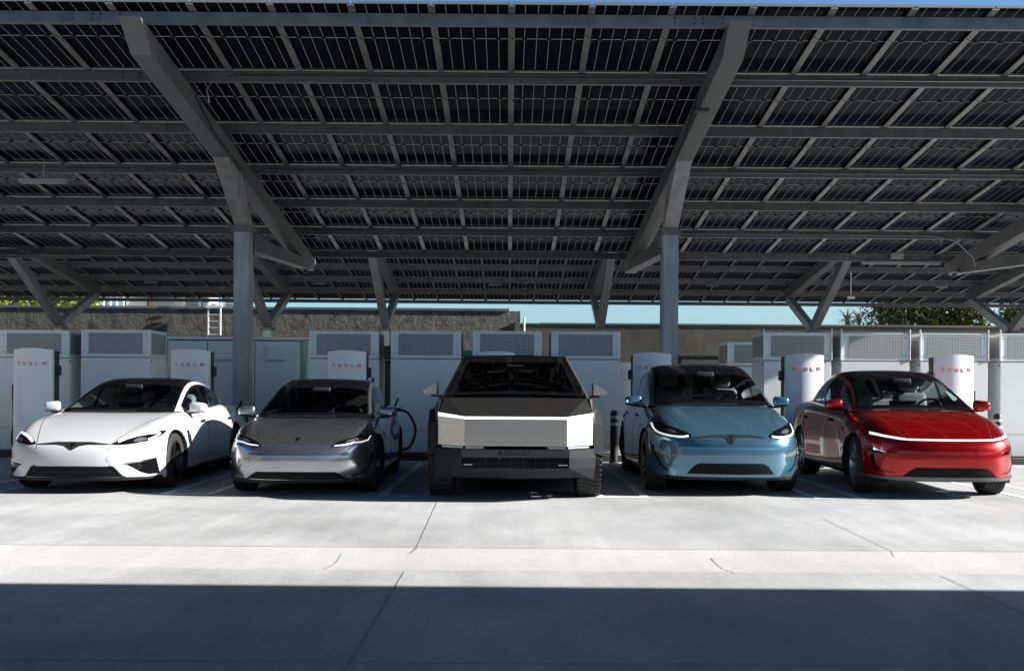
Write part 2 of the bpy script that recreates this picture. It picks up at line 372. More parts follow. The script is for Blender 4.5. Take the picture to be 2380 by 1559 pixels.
strip(mb, (-30, G1 + 0.006), (30, G1 + 0.006), 0.01); strip(mb, (-30, 22.3), (30, 22.3), 0.02)
tag(mb.build('slab_joint', M['joint']), kind='structure')
def curve_joint(u0, v0, u1, v1, bow):
    a, b = gp(u0, v0), gp(u1, v1); mb = MB(); pts = []
    for i in range(9):
        t = i / 8; x = a[0] + (b[0] - a[0]) * t + bow * math.sin(math.pi * t); y = a[1] + (b[1] - a[1]) * t
        z = -0.035 * math.sin(math.pi * max(0, min(1, (y - G0) / (G1 - G0)))); pts.append((x, y, z + 0.003))
    for i in range(8):
        p, q = pts[i], pts[i + 1]; mb.face([(p[0] - .004, p[1], p[2]), (p[0] + .004, p[1], p[2]), (q[0] + .004, q[1], q[2]), (q[0] - .004, q[1], q[2])])
    return tag(mb.build('gutter_joint', M['joint']), kind='structure')
curve_joint(797, 1281, 755, 1323, 0.005); curve_joint(1656, 1289, 1709, 1333, -0.004)

# painted stall lines: a long hairpin between every two stalls
PITCH = 2.592
YN, YF_ = 11.72, 16.95
def hairpin(xc, ang=0.0, half=0.265):
    mb = MB(); r_ = 0.05
    for s_ in (-1, 1):
        mb.face([(xc + s_ * half - r_, YN, .004), (xc + s_ * half + r_, YN, .004), (xc + s_ * half + r_, YF_, .004), (xc + s_ * half - r_, YF_, .004)])
    mb.face([(xc - half + r_, YN, .004), (xc + half - r_, YN, .004), (xc + half - r_, YN + .09, .004), (xc - half + r_, YN + .09, .004)])
    o = mb.build('parking_line', M['white_paint']); return tag(o, kind='structure')
for k in range(-4, 6): hairpin(1.36 + PITCH * (k - 0.0) - 0.0)

# ================================================================ SOLAR CANOPIES
def slope_pt(d0, z0, tan, D): return z0 - tan * (D - d0)
TAN = 0.1391; ANG = math.atan(TAN)
def panel_mesh():
    """one framed module, local: x across 0..PW, y up-slope length, underside at z=0"""
    mb = MB(); w_, l_ = PW - 0.02, 2.075
    mb.face([(0.01, 0, 0.012), (0.01 + w_, 0, 0.012), (0.01 + w_, l_, 0.012), (0.01, l_, 0.012)], 0)
    x0, x1 = 0.01, 0.01 + w_
    for q in ((x0, x1, 0, 0.012), (x0, x1, l_ - 0.012, l_)): mb.box(q[0], q[1], q[2], q[3], -0.012, 0.03, 1)
    for q in ((x0, x0 + 0.012), (x1 - 0.012, x1)): mb.box(q[0], q[1], 0.0125, l_ - 0.0125, -0.012, 0.03, 1)
    for cx in (1, 3, 5):
        bx = x0 + w_ * cx / 6; mb.box(bx - 0.035, bx + 0.035, l_ / 2 - 0.02, l_ / 2 + 0.02, -0.010, 0.010, 2)
    return mb
def finish_uv(me):
    uv = me.uv_layers.new(name='UVMap'); w_, l_ = PW - 0.02, 2.075
    for lp in me.loops:
        c = me.vertices[lp.vertex_index].co; uv.data[lp.index].uv = ((c.x - 0.01) / w_, c.y / l_)
_po = panel_mesh().build('solar_panel', [M['cells'], M['alu'], M['black']]); PANEL = _po.data; finish_uv(PANEL); bpy.data.objects.remove(_po)

def place_panels(root, cells, d0, z0, keep=100):
    """cells: (i, row) list, local root frame = world"""
    def app(c):
        D = d0 + c[1] * 2.079; x = (c[0] + .5) * PW
        vis = abs(x) < D * 0.54; return (not vis, D + abs(x) * 0.2)
    cells = sorted(cells, key=app)
    rot = Matrix.Rotation(-ANG, 4, 'X')
    def mtx(c):
        D = d0 + c[1] * 2.079 + 0.01; return Matrix.Translation((c[0] * PW, D, slope_pt(d0, z0, TAN, D))) @ rot
    for c in cells[:keep]:
        o = bpy.data.objects.new('solar_panel', PANEL); COL.objects.link(o); o.parent = root; o.matrix_local = mtx(c)
    rest = cells[keep:]
    if rest:
        bm = bmesh.new()
        for c in rest:
            tmp = PANEL.copy(); tmp.transform(mtx(c)); bm.from_mesh(tmp); bpy.data.meshes.remove(tmp)
        me = bpy.data.meshes.new('solar_panel_field'); bm.to_mesh(me); bm.free()
        for q in PANEL.materials: me.materials.append(q)
        o = bpy.data.objects.new('solar_panel_field', me); COL.objects.link(o); o.parent = root; o['kind'] = 'stuff'

def purlin_mb(mb, D, z, x0, x1, h=0.155, fl=0.07):
    """C section purlin: web at D, flanges going back"""
    mb.box(x0, x1, D, D + 0.012, z - h, z, 0); mb.box(x0, x1, D + 0.0125, D + fl, z - 0.010, z - 0.002, 0)
    mb.box(x0, x1, D - 0.004, D + fl, z - h - 0.012, z - h - 0.0005, 1)
def beam_yz(mb, p, q, dp, x0, x1, dq=None, mi=0):
    """rectangular beam between two (D,z) points measured at its centre line"""
    p, q = Vector(p), Vector(q); d = (q - p).normalized(); n_ = Vector((-d.y, d.x)); dq = dq or dp
    mb.prism_x([tuple(p - n_ * dp / 2), tuple(q - n_ * dq / 2), tuple(q + n_ * dq / 2), tuple(p + n_ * dp / 2)], x0, x1, mi)

def canopy(label, group, i0, i1, d0, z0, rows, trusses, style, keep=100, detail=True):
    root = thing('solar_canopy', label, 'solar canopy', (0, 0, 0), 0, group)
    place_panels(root, [(i, r) for i in range(i0, i1) for r in range(rows)], d0, z0, keep)
    x0, x1 = i0 * PW - 0.05, i1 * PW + 0.05
    for r in range(rows + 1):
        D = d0 + r * 2.079 - 0.05
        if r == 0: D = d0 + 0.19
        if r == rows: D = d0 + r * 2.079 - 0.09
        mb = MB(); purlin_mb(mb, D, slope_pt(d0, z0, TAN, D) - 0.055, x0, x1)
        if detail:       # bolt heads and splice plates near each truss
            for tx in trusses:
                for bx in (-0.9, -0.62, -0.5, -0.22):
                    for bz in (-0.05, -0.12):
                        zz = slope_pt(d0, z0, TAN, D) - 0.055 + bz; mb.box(tx + bx, tx + bx + 0.022, D - 0.012, D - 0.0005, zz, zz + 0.022, 2)
        mb.build('purlin', [M['steel'], M['steel_beam'], M['black']], root)
    L_ = rows * 2.079
    for i in range(i0, i1 + 1):
        mb = MB(); x = i * PW; z_a = z0 - 0.022; z_b = slope_pt(d0, z0, TAN, d0 + L_) - 0.022
        mb.hexa([(x - .05, d0 + .01, z_a - .02), (x + .05, d0 + .01, z_a - .02), (x + .05, d0 + L_, z_b - .02), (x - .05, d0 + L_, z_b - .02),
                 (x - .05, d0 + .01, z_a), (x + .05, d0 + .01, z_a), (x + .05, d0 + L_, z_b), (x - .05, d0 + L_, z_b)])
        o = mb.build('mounting_rail', M['rail'], root)
        if detail and abs(x) < 16:
            for r in range(rows):
                cb = MB()
                Dm = d0 + (r + 0.47) * 2.079 + random.uniform(-.05, .05); zc = slope_pt(d0, z0, TAN, Dm) - 0.05; s_ = 1
                pts = [(x - .055, Dm - .16, zc + .02), (x - .02, Dm - .17, zc - .012), (x + .03, Dm - .13, zc - .02), (x + .06, Dm - .05, zc - .03), (x + .045 + random.uniform(0, .03), Dm + .05, zc - .05), (x + .06, Dm + .13, zc - .01), (x + .10, Dm + .10, zc + .03)]
                cb.tube(pts, 0.005, 5); cb.build('cable_loop', M['cable'], o)
    zt = lambda D: slope_pt(d0, z0, TAN, D) - 0.055 - 0.155 - 0.014
    for tx in trusses:
        a, b = tx - 0.155, tx + 0.155
        if style == 'front':
            DA, DB = d0 - 0.01, d0 + 12.62; mb = MB()
            mb.prism_x([(DA, zt(DA)), (DB, zt(DB)), (DB, zt(DB) - 0.12), (DB - 0.25, zt(DB) - 0.335), (DA + 0.46, zt(DA + 0.46) - 0.33), (DA, zt(DA) - 0.012)], a, b)
            mb.build('rafter', M['steel_beam'], root, bevel=0.008)
            yc0, yc1 = d0 + 5.86, d0 + 6.21
            mb = MB(); mb.box(tx - 0.16, tx + 0.16, yc0, yc1, 0, 4.46); mb.build('column', M['column'], root, bevel=0.02)
            mb = MB(); mb.box(tx - 0.2, tx + 0.2, yc0 - 0.05, yc1 + 0.08, 4.38, 4.50)
            mb.build('column_cap', M['steel_beam'], root, bevel=0.006)
            mb = MB(); mb.box(tx + 0.1595, tx + 0.175, yc1 - 0.10, yc1 + 0.05, 3.95, 4.36)
            mb.build('bolt_plate', M['steel'], root, bevel=0.004)
            ft = zt(d0 + 4.4) - 0.33
            mb = MB(); mb.prism_x([(yc0, 4.5), (yc1, 4.5), (d0 + 5.35, zt(d0 + 5.35) - 0.325), (d0 + 4.38, ft + 0.002)], a + 0.01, b - 0.01)
            mb.prism_x([(d0 + 4.36, ft - 0.018), (d0 + 5.37, zt(d0 + 5.37) - 0.350), (d0 + 5.37, zt(d0 + 5.37) - 0.331), (d0 + 4.36, ft + 0.001)], a + 0.003, b - 0.003)
            mb.build('front_strut', M['column'], root, bevel=0.006)
            zc = 4.22; mb = MB()
            mb.prism_x([(yc1 + 0.001, 4.05), (d0 + 12.25, zt(d0 + 12.25) - 0.36), (d0 + 12.33, zt(d0 + 12.33) - 0.335), (d0 + 11.2, zt(d0 + 11.2) - 0.335), (yc1 + 0.001, 4.37)], a + 0.012, b - 0.012)
            mb.build('rear_strut', M['steel_beam'], root, bevel=0.006)
        else:
            DA, DB = d0 + 0.1, d0 + 9.6; Dc = d0 + 5.8; zc = 3.85; mb = MB()
            mb.prism_x([(DA, zt(DA)), (DB, zt(DB)), (DB, zt(DB) - 0.2), (DB - 0.2, zt(DB) - 0.38), (DA + 0.4, zt(DA + .4) - 0.35), (DA, zt(DA) - 0.02)], a, b)
            mb.build('rafter', M['steel_beam'], root)
            mb = MB(); mb.box(tx - 0.15, tx + 0.15, Dc - 0.17, Dc + 0.17, 0, zc - 0.12); mb.build('column', M['cream'], root)
            mb = MB(); beam_yz(mb, (Dc - 0.05, zc), (d0 + 1.3, zt(d0 + 1.3) - 0.38), 0.34, a + .01, b - .01); mb.build('front_strut', M['steel_beam'], root)
            mb = MB(); beam_yz(mb, (Dc + 0.15, zc), (DB - 0.3, zt(DB) - 0.36), 0.30, a + .02, b - .02); mb.build('rear_strut', M['column'], root)
            mb = MB(); mb.box(tx - 0.22, tx + 0.22, Dc - 0.28, Dc + 0.30, zc - 0.24, zc - 0.12); mb.build('column_cap', M['steel_beam'], root)
    return root

D0, Z0 = 13.89, 8.618 - TAN * 13.89
TX = [-13.93, -5.36, 3.21, 11.78]
cf = canopy('large tilted solar canopy over the five parked cars, dark glass modules on grey steel beams', 'solar canopies over the car park', -16, 13, D0, Z0, 6, TX, 'front')
D2, = (34.6,); Z2 = 12.083 - TAN * 34.6
cr = canopy('distant solar canopy behind the white cabinets, with forked columns on cream bases', 'solar canopies over the car park', -23, 26, D2, Z2, 6, [-18.37, -9.87, -5.06, 3.72, 12.4, 20.5], 'rear')
DN, ZN = -7.27, 4.92 + TAN * 12.474
cn = canopy('solar canopy standing behind the viewpoint whose shade covers the foreground concrete', 'solar canopies over the car park', -24, 27, DN, ZN, 6, [-22.5, -11.2, 13.5, 24.5], 'front', keep=0, detail=False)

# conduits strapped along purlins, trays and boxes of the front canopy
def conduit(pts, r=0.014, m='conduit', par=cf, name='conduit'):
    mb = MB(); mb.tube(pts, r, 6); return mb.build(name, M[m], par, sm=60)
def pz(D): return Z0 - TAN * (D - D0)
def pur(r): return D0 + r * 2.079 - 0.05
for r, ua in ((1, None), (3, None), (5, None)):
    D = pur(r) - 0.035; z = pz(D) - 0.15
    if r == 1: conduit([(-4.96, D + .38, z - .32), (-4.98, D + .30, z - .12), (-4.82, D + .12, z - .02), (-4.45, D, z), (-2, D, z), (2.7, D, z)]); conduit([(3.5, D, z), (8, D, z), (14.5, D, z)])
    if r == 3: conduit([(-17, D, z), (-5.7, D, z)]); conduit([(-4.9, D, z), (2.8, D, z)]); conduit([(3.5, D, z), (14.5, D, z)])
    if r == 5: conduit([(3.5, D, z), (9.9, D, z), (10.4, D, z - .02), (10.95, D + .1, z - .12), (11.45, D + .25, z - .5), (11.55, D + .35, z - .7)]); conduit([(-4.9, D, z), (2.8, D, z)])
conduit([(-5.18, D0 + 2.35, pz(D0 + 2.35) - .3), (-5.17, D0 + 3.4, pz(D0 + 3.4) - .5), (-5.17, D0 + 5.2, pz(D0 + 5.2) - .5)], 0.012, 'cable', name='cable')
conduit([(3.03, D0 + 2.2, pz(D0 + 2.2) - .3), (3.02, D0 + 3.4, pz(D0 + 3.4) - .5), (3.02, D0 + 5.2, pz(D0 + 5.2) - .5)], 0.012, 'cable', name='cable')
mb = MB(); zz = pz(D0 + 1.9) - .21; mb.box(2.98, 3.2, D0 + 2.1, D0 + 2.25, zz - .42, zz - .35); mb.build('junction_box', M['black'], cf)
De = D0 + 12.474 - .09; ze = pz(De) - 0.21
mb = MB(); mb.box(X(2063, De), X(2092, De), De - .2, De - .06, Z(603, De, 2075), Z(590, De, 2075)); mb.build('junction_box', M['lamp'], cf, bevel=.01)
mb = MB(); mb.box(X(2000, De), X(2182, De), De - .06, De - .01, ze - .10, ze - .03); mb.build('cable_tray', M['lamp'], cf)
mb = MB(); mb.box(X(47, De), X(75, De), De - .2, De - .06, Z(588, De, 60), Z(575, De, 60)); mb.build('junction_box', M['steel_beam'], cf, bevel=.01)
mb = MB(); mb.box(X(0, De) - 1, X(200, De), De - .06, De - .01, ze - .09, ze - .03); mb.build('cable_tray', M['steel_beam'], cf)

# luminaires hanging under the canopies
def strip_light(u, v, D, Lm, label):
    x, z = X(u, D), Z(v, D, u); o = thing('strip_light', label, 'light fitting', (x, D, z), 0, 'light fittings under the canopies')
    mb = MB(); mb.prism_x([(-.07, 0), (.07, 0), (.05, .07), (-.05, .07)], -Lm / 2, Lm / 2); mb.build('housing', M['lamp'], o, bevel=.01)
    mb = MB(); mb.box(-Lm / 2 + .05, Lm / 2 - .05, -.05, .05, -.012, -.001); mb.build('diffuser', M['lamp'], o)
    mb = MB(); mb.tube([(0, 0, .07), (0, 0, .32)], .012, 6); mb.build('hanger', M['conduit'], o)
    return o
SL = (('flat pale light fitting under the far canopy, left of the left column', 348, 657), ('flat pale light fitting under the far canopy, just right of the left column', 740, 660), ('flat pale light fitting under the far canopy above the wedge pickup', 1148, 663),
      ('flat pale light fitting under the far canopy, right of the right column', 1655, 665), ('flat pale light fitting under the far canopy above the red car, rightmost', 2187, 668), ('bright light fitting low at the far canopy edge above the grille cabinets', 1229, 681))
for lb, u, v in SL: strip_light(u, v, 43.9 if v < 675 else 45.6, 0.55, lb)
strip_light(98, 425, 17.6, 0.85, 'long light fitting hanging under the near canopy at far left')
def dome_cam(x, y, z, label):
    o = thing('security_camera', label, 'security camera', (x, y, z), 0, 'security cameras on the beams')
    mb = MB(); mb.box(-.12, .12, -.1, .1, -.05, 0); mb.build('mount', M['lamp'], o, bevel=.01)
    mb = MB(); mb.lathe([(0.001, -.13), (.04, -.12), (.065, -.09), (.07, -.05)], seg=16); mb.build('dome', M['black'], o, sm=60)
dome_cam(-5.33, 25.85, 4.39, 'small camera under the beam end right of the left column')
dome_cam(11.55, 25.7, 4.41, 'small camera under the beam end at the right edge')
o = thing('hanging_sensor', 'small white sensor hanging on a thin rod beside the forked column at right', 'sensor', (X(1976, 40.0), 40.0, Z(694, 40.0, 1976)))
mb = MB(); mb.box(-.15, .15, -.08, .08, 0, .08); mb.build('housing', M['white_metal'], o, bevel=.01)
mb = MB(); mb.tube([(0, 0, .08), (0, 0, 1.1)], .02, 6); mb.build('rod', M['white_metal'], o)

# ================================================================ CABINETS, CHARGING POSTS, BOLLARDS
CD = 17.9
def cabinet(u0, u1, label, D=CD, vtop=768, w_side=0.87, rods=False, group='tall white power cabinets behind the charging posts'):
    uc = (u0 + u1) / 2; x0, x1 = X(u0, D), X(u1, D); W_ = x1 - x0; h = Z(vtop, D, uc); hb = 0.12
    o = thing('power_cabinet', label, 'cabinet', ((x0 + x1) / 2, D, 0), 0, group); a = W_ / 2; d = w_side
    hs = h - 0.50 * (h / 2.336)            # top of lower box
    mb = MB(); mb.box(-a + .03, a - .03, .03, d - .03, 0, hb); mb.build('plinth', M['plinth'], o)
    mb = MB(); mb.box(-a, a, 0, d, hb + .002, hs - .006); mb.build('lower_body', [M['cab']], o, bevel=.012)
    mb = MB(); mb.box(-a + .004, a - .004, .004, d, hs, h - .02)
    mb.box(-a - .006, a + .006, -.008, d + .005, h - .019, h)
    if rods:
        for sx in (-1, 1): mb.box(sx * a - .012, sx * a + .012, -.02, .004, hs, h + .07)
    ub = mb.build('upper_body', M['cab'], o, bevel=.006)
    g0, g1 = hs + .06, h - .055; gx = a * 0.775
    mb = MB(); mb.box(-gx, gx, -.004, .003, g0, g1); mb.build('front_grille', M['grid'], o)
    for sx in (-1, 1):
        mb = MB(); mb.box(min(sx * (a - .0035), sx * (a + .004)), max(sx * (a - .0035), sx * (a + .004)), .05, d - .06, g0, g1); mb.build('side_grille', M['grid'], o)
    mb = MB()
    for sx in (-1, 1):
        for zz in (g0 + .02, g1 - .04): mb.box(sx * a * .88 - .008, sx * a * .88 + .008, -.006, .0035, zz, zz + .016)
    mb.box(-a + .006, a - .006, -.0015, .0035, hs - .012, hs - .0065)
    for zz in (.52,): mb.box(-a + .01, a - .01, -.0012, -.0002, zz, zz + .006)
    for sx in (-1, 1): mb.box(min(sx * (a - .002), sx * (a + .01)), max(sx * (a - .002), sx * (a + .01)), .02, .05, hs - .09, hs - .05)
    mb.build('fixings', M['black'], o)
    return o
cabs = [(-3, 160, 'tall white cabinet behind the leftmost charging post', 767, 0), (187, 349, 'tall white cabinet between the first and second charging posts from the left', 766, 0),
        (717, 879, 'tall white cabinet behind the third charging post from the left', 769, 0), (907, 1071, 'tall white cabinet between the gunmetal car and the wedge pickup', 769, 0),
        (1097, 1259, 'tall white cabinet directly behind the wedge pickup', 769, 0), (1280, 1442, 'tall white cabinet between the wedge pickup and the blue car', 770, 0),
        (1774, 1932, 'tall white cabinet crossed by a slanting shade line, left of the red car roof', 773, 1), (1954, 2114, 'sunlit white cabinet directly behind the red car roof', 774, 1),
        (2138, 2296, 'sunlit white cabinet behind the rightmost charging post', 775, 1), (2324, 2484, 'sunlit white cabinet cut by the right edge, behind the banded bollard', 776, 1)]
for u0, u1, lb, vt, rd in cabs: cabinet(u0, u1, lb, vtop=vt, rods=bool(rd))
cabinet(1690, 1830, 'smaller lower cabinet partly behind the tall one above the blue car', D=20.2, vtop=795, group='tall white power cabinets behind the charging posts')

def t_letters(mb, s, z, y, mi=0):
    """wide spaced red capitals T E S L A, s = letter height, centred at x=0"""
    w_ = s * 1.05; gap = s * 2.02; t = s * 0.165; zt_ = z + s; 
    def b(x0, x1, z0, z1):
        yy = 0.075 * (max(abs(x0), abs(x1)) / .322) ** 2 - .0035; y2 = 0.075 * (min(abs(x0), abs(x1)) / .322) ** 2 - .0035; mb.box(x0, x1, min(yy, y2) - .003, max(yy, y2) + .004, z0, z1, mi)
    if y == 0: cx = -2 * gap; b(cx - w_ / 2, cx + w_ / 2, zt_ - t, zt_); b(cx - t * .6, cx + t * .6, z, zt_ - t * 1.0)
    if y == 1:
        cx = -gap
        for k in (0, .4, .8): b(cx - w_ / 2, cx + w_ / 2, z + s * k, z + s * k + t)
    if y == 2:
        cx = 0
        for k in (0, .4, .8): b(cx - w_ / 2, cx + w_ / 2, z + s * k, z + s * k + t)
        b(cx - w_ / 2, cx - w_ / 2 + t, z + s * .6, z + s * .8); b(cx + w_ / 2 - t, cx + w_ / 2, z + t, z + s * .4)
    if y == 3: cx = gap; b(cx - w_ / 2, cx - w_ / 2 + t, z + t, zt_); b(cx - w_ / 2, cx + w_ / 2, z, z + t)
    if y == 4: cx = 2 * gap; b(cx - w_ / 2, cx + w_ / 2, zt_ - t, zt_); b(cx - w_ / 2, cx - w_ / 2 + t, z, zt_ - t); b(cx + w_ / 2 - t, cx + w_ / 2, z, zt_ - t); b(cx - w_ / 2 + t, cx + w_ / 2 - t, z + s * .35, z + s * .53)

def charger(uc, label, D=16.47, hz=None, side=1, plugged=None):
    x = X(uc, D); h = 1.905; o = thing('charging_post', label, 'charging post', (x, D, 0), 0, 'white charging posts with red lettering')
    a = .322; n_ = 14; pts = []
    for i in range(n_ + 1):
        t = -1 + 2 * i / n_; pts.append((a * t, 0.075 * t * t - 0.002))
    mb = MB(); nz_ = 10; prof = pts + [(a, .16), (-a, .16)]; m_ = len(prof); b = 0
    for k in range(nz_ + 1):
        f = k / nz_; zz = .06 + (h - .06) * f; tw = 1 - .02 * max(0, f - .5)
        for i, (px, py) in enumerate(prof):
            top = 0.0 if k < nz_ else -.028 * (px / a) ** 2; mb.v.append((px * tw, py, zz + top))
    for k in range(nz_):
        for i in range(m_):
            j = (i + 1) % m_; mb.f.append((k * m_ + i, k * m_ + j, (k + 1) * m_ + j, (k + 1) * m_ + i)); mb.m.append(0)
    mb.f.append(tuple(nz_ * m_ + i for i in range(m_))); mb.m.append(0); mb.f.append(tuple(reversed(range(m_)))); mb.m.append(0)
    mb.build('front_cover', M['post'], o, sm=35)
    mb = MB(); mb.box(-a - .006, a + .006, .161, .34, .03, h - .04); mb.box(-a - .01, a + .01, .05, .36, 0, .029); mb.build('rear_housing', M['black'], o, bevel=.01)
    for k in range(5): mb = MB(); t_letters(mb, .053, 1.62, k); mb.build('letter', M['red_letter'], o)
    hx = side * (a + .045)
    mb = MB(); mb.box(min(side * (a + .008), side * (a + .062)), max(side * (a + .008), side * (a + .062)), .17, .30, 1.45, 1.62); mb.build('cable_holder', M['black'], o, bevel=.012)
    cb = MB()
    if plugged is None:
        cs = -side; cb.tube([(cs * (a + .02), .22, 1.2), (cs * (a + .05), .18, 1.08), (cs * (a + .045), .18, .7), (cs * (a + .07), .17, .35), (cs * (a + .03), .18, .16), (cs * (a - .02), .2, .1)], .02, 8)
        cb.tube([(cs * (a + .03), .15, 1.30), (cs * (a + .04), .15, 1.02)], .035, 8, r1=.022)
    else: cb.tube(plugged, .02, 8)
    cb.build('charging_cable', M['cable'], o, sm=60)
    return o
charger(71, 'leftmost white charging post, beside the white car')
charger(438, 'white charging post between the white car and the gunmetal car')
xc3 = X(804, 16.47)
charger(804, 'white charging post behind the gunmetal car roof, its black cable looped to the car')
charger(1152, 'white charging post whose top edge just shows above the wedge pickup roof')
charger(1517, 'white charging post behind the left side of the blue car roof', side=-1)
charger(1873, 'white charging post between the blue car and the red car', side=-1)
charger(2223, 'sunlit white charging post right of the red car roof', side=-1)
charger(1444, 'farther white charging post half hidden in the gap left of the blue car', D=22.2)

def bollard(u, D, label):
    o = thing('bollard', label, 'bollard', (X(u, D), D, 0), 0, 'black bollards with pale bands')
    mb = MB(); mb.lathe([(.085, 0), (.085, .03), (.07, .035), (.07, .86), (.055, .905), (.02, .92), (.001, .922)], seg=24); mb.build('post', M['black'], o, sm=50)
    for z_ in (.66, .78):
        mb = MB(); mb.lathe([(.0702, z_), (.0725, z_ + .004), (.0725, z_ + .038), (.0702, z_ + .042)], seg=24); mb.build('band', M['band'], o, sm=50)
bollard(1428, 17.3, 'black bollard with pale bands between the wedge pickup and the blue car')
bollard(2319, 17.0, 'black bollard with pale bands right of the red car mirror')

# switchgear, small boxes, green wrap between the cabinets
def switchgear():
    D = 21.0; x0, x1 = X(390, D), X(713, D); h = Z(783, D, 550); W_ = x1 - x0
    o = thing('switchgear_cabinet', 'long low grey-white switchgear enclosure behind the left column', 'cabinet', ((x0 + x1) / 2, D, 0))
    a = W_ / 2; mb = MB(); mb.box(-a, a, 0, 1.2, .1, h - .07); mb.build('body', M['cab'], o, bevel=.01)
    mb = MB(); mb.box(-a - .03, a + .03, -.03, 1.23, h - .06, h); mb.build('roof', M['cab'], o, bevel=.008)
    mb = MB(); mb.box(-a + .05, a - .05, .05, 1.1, 0, .1); mb.build('plinth', M['plinth'], o)
    mb = MB()
    for u in (482, 592): xx = X(u, D) - (x0 + x1) / 2; mb.box(xx - .008, xx + .008, -.003, -.0005, .15, h - .1)
    mb.box(-a, a, -.004, -.0005, h - .085, h - .07); mb.build('door_seam', M['black'], o)
    for u0, u1 in ((500, 541), (622, 664)):
        xa, xb = X(u0, D) - (x0 + x1) / 2, X(u1, D) - (x0 + x1) / 2; mb = MB(); mb.prism_x([(-.002, Z(838, D, 560)), (-.09, Z(838, D, 560) + .02), (-.06, Z(806, D, 560)), (-.002, Z(804, D, 560))], xa, xb); mb.build('vent_hood', M['cab'], o, bevel=.006)
switchgear()
o = thing('wrapped_pipe', 'pale green wrapped upright beside the long low enclosure', 'pipe', (X(706, 20.3), 20.3, 0))
mb = MB(); mb.lathe([(.001, 0), (.085, 0), (.08, .5), (.092, 1.1), (.08, 1.7), (.086, 2.25), (.001, 2.27)], seg=10); mb.build('wrap', M['greenglass'], o, sm=40)
o = thing('green_panel', 'bright green sheet showing either side of the cabinet behind the wedge pickup', 'panel', (X(1169, 19.6), 19.6, 0))
mb = MB(); mb.box(-.79, .79, 0, .03, .3, Z(815, 19.6)); mb.build('sheet', M['green'], o)
mb = MB(); mb.box(-.76, -.7, .031, .08, 0, 1.9); mb.box(.7, .76, .031, .08, 0, 1.9); mb.build('frame', M['steel_beam'], o)
o = thing('electrical_box', 'narrow grey electrical box on a post in the gap right of the third charging post', 'electrical box', (X(899, 18.3), 18.3, 0))
mb = MB(); mb.box(-.07, .05, 0, .2, Z(836, 18.3, 900), Z(803, 18.3, 900)); mb.build('enclosure', M['steel_beam'], o, bevel=.008)
mb = MB(); mb.box(-.05, .05, .05, .12, 0, Z(837, 18.3, 900)); mb.build('stand', M['steel'], o)
mb = MB(); mb.box(-.08, .06, -.02, .18, Z(838.5, 18.3, 900) - .03, Z(838.5, 18.3, 900) - .002); mb.build('bracket', M['black'], o)
# low kerb along the back of the stalls
mb = MB(); mb.box(-30, 30, 17.55, 17.8, 0.001, .11); tag(mb.build('kerb', M['plinth']), kind='structure')
# dark rack and skip behind
Dd = 24.0
o = thing('waste_skip', 'dark skip with a black lifting frame behind the blue car roof', 'skip', (X(1640, Dd), Dd, 0))
xa, xb = X(1574, Dd) - X(1640, Dd), X(1715, Dd) - X(1640, Dd); zt_ = Z(845, Dd, 1600)
mb = MB(); mb.prism_y([(xa - .0, .15), (xb, .15), (xb, zt_), (xa, zt_)], 0, 1.6); mb.build('tub', M['black'], o, bevel=.03)
mb = MB(); za, zb2 = Z(833, Dd, 1600), Z(826.5, Dd, 1600)
mb.box(xa, xb, -.05, .02, za - .0, zb2); mb.box(xa + .0, xb, 1.9, 1.96, za + .03, zb2 + .0); mb.box(xa, xa + .1, .021, 1.9, za, zb2 - .01); mb.box(xb - .1, xb, .021, 1.9, za, zb2 - .01)
for q in (xa, xb - .09): mb.box(q, q + .09, -.06, .03, .15, za - .0005)
mb.build('lifting_frame', M['black'], o)

# ================================================================ BUILDINGS BEHIND
DW = 49.0
xw = X(1208, DW); o = thing('brick_building', 'dark grey painted rough brick building behind the white cabinets at left', 'building', (0, DW, 0))
hb = Z(713, DW, 600); mb = MB(); mb.box(-45, xw, 0, 14, 0, hb - .12); mb.build('wall', M['brick'], o)
mb = MB(); mb.box(-45.05, xw - .55, -.06, .3, hb - .119, hb); mb.build('coping', M['steel_beam'], o)
mb = MB(); mb.box(-45, xw - .01, .31, 13.9, hb - .119, hb - .1); mb.build('roof', M['concrete'], o)
o = thing('stucco_building', 'long low tan stucco wall building behind the blue and red cars', 'building', (0, DW + .6, 0))
hr = Z(753, DW + .6, 1700); mb = MB(); mb.box(xw + .02, 70, 0, 12, 0, hr - .08); mb.build('wall', M['tan'], o)
mb = MB(); mb.box(xw + .02, X(1250, DW), -.04, .3, hr - .079, hr - .02); mb.box(X(1252, DW), 70, -.05, .3, hr - .079, hr); mb.build('coping', M['steel_beam'], o)
o = thing('vent_pipe', 'thin pale vent pipe against the tan wall beside the brick corner', 'pipe', (X(1217, DW), DW - .1, 0))
mb = MB(); mb.tube([(0, 0, 0), (0, 0, Z(739, DW, 1217))], .05, 8); mb.build('pipe', M['white_metal'], o)
o = thing('ladder', 'white metal roof ladder fixed to the brick wall left of the left column', 'ladder', (X(502, DW), DW - .35, 0))
a = X(516, DW) - X(502, DW)
for sx in (-1, 1):
    mb = MB(); mb.box(sx * a - .032, sx * a + .032, -.035, .035, Z(780, DW, 500), Z(690, DW, 500)); mb.build('stile', M['white_metal'], o)
for k in range(9):
    z_ = Z(778, DW, 500) + k * .32; mb = MB(); mb.box(-a + .033, a - .033, -.025, .025, z_, z_ + .035); mb.build('rung', M['white_metal'], o)
mb = MB(); mb.box(-a - .12, a + .12, -.08, -.041, Z(716, DW, 500), Z(711, DW, 500)); mb.build('safety_bar', M['white_metal'], o)

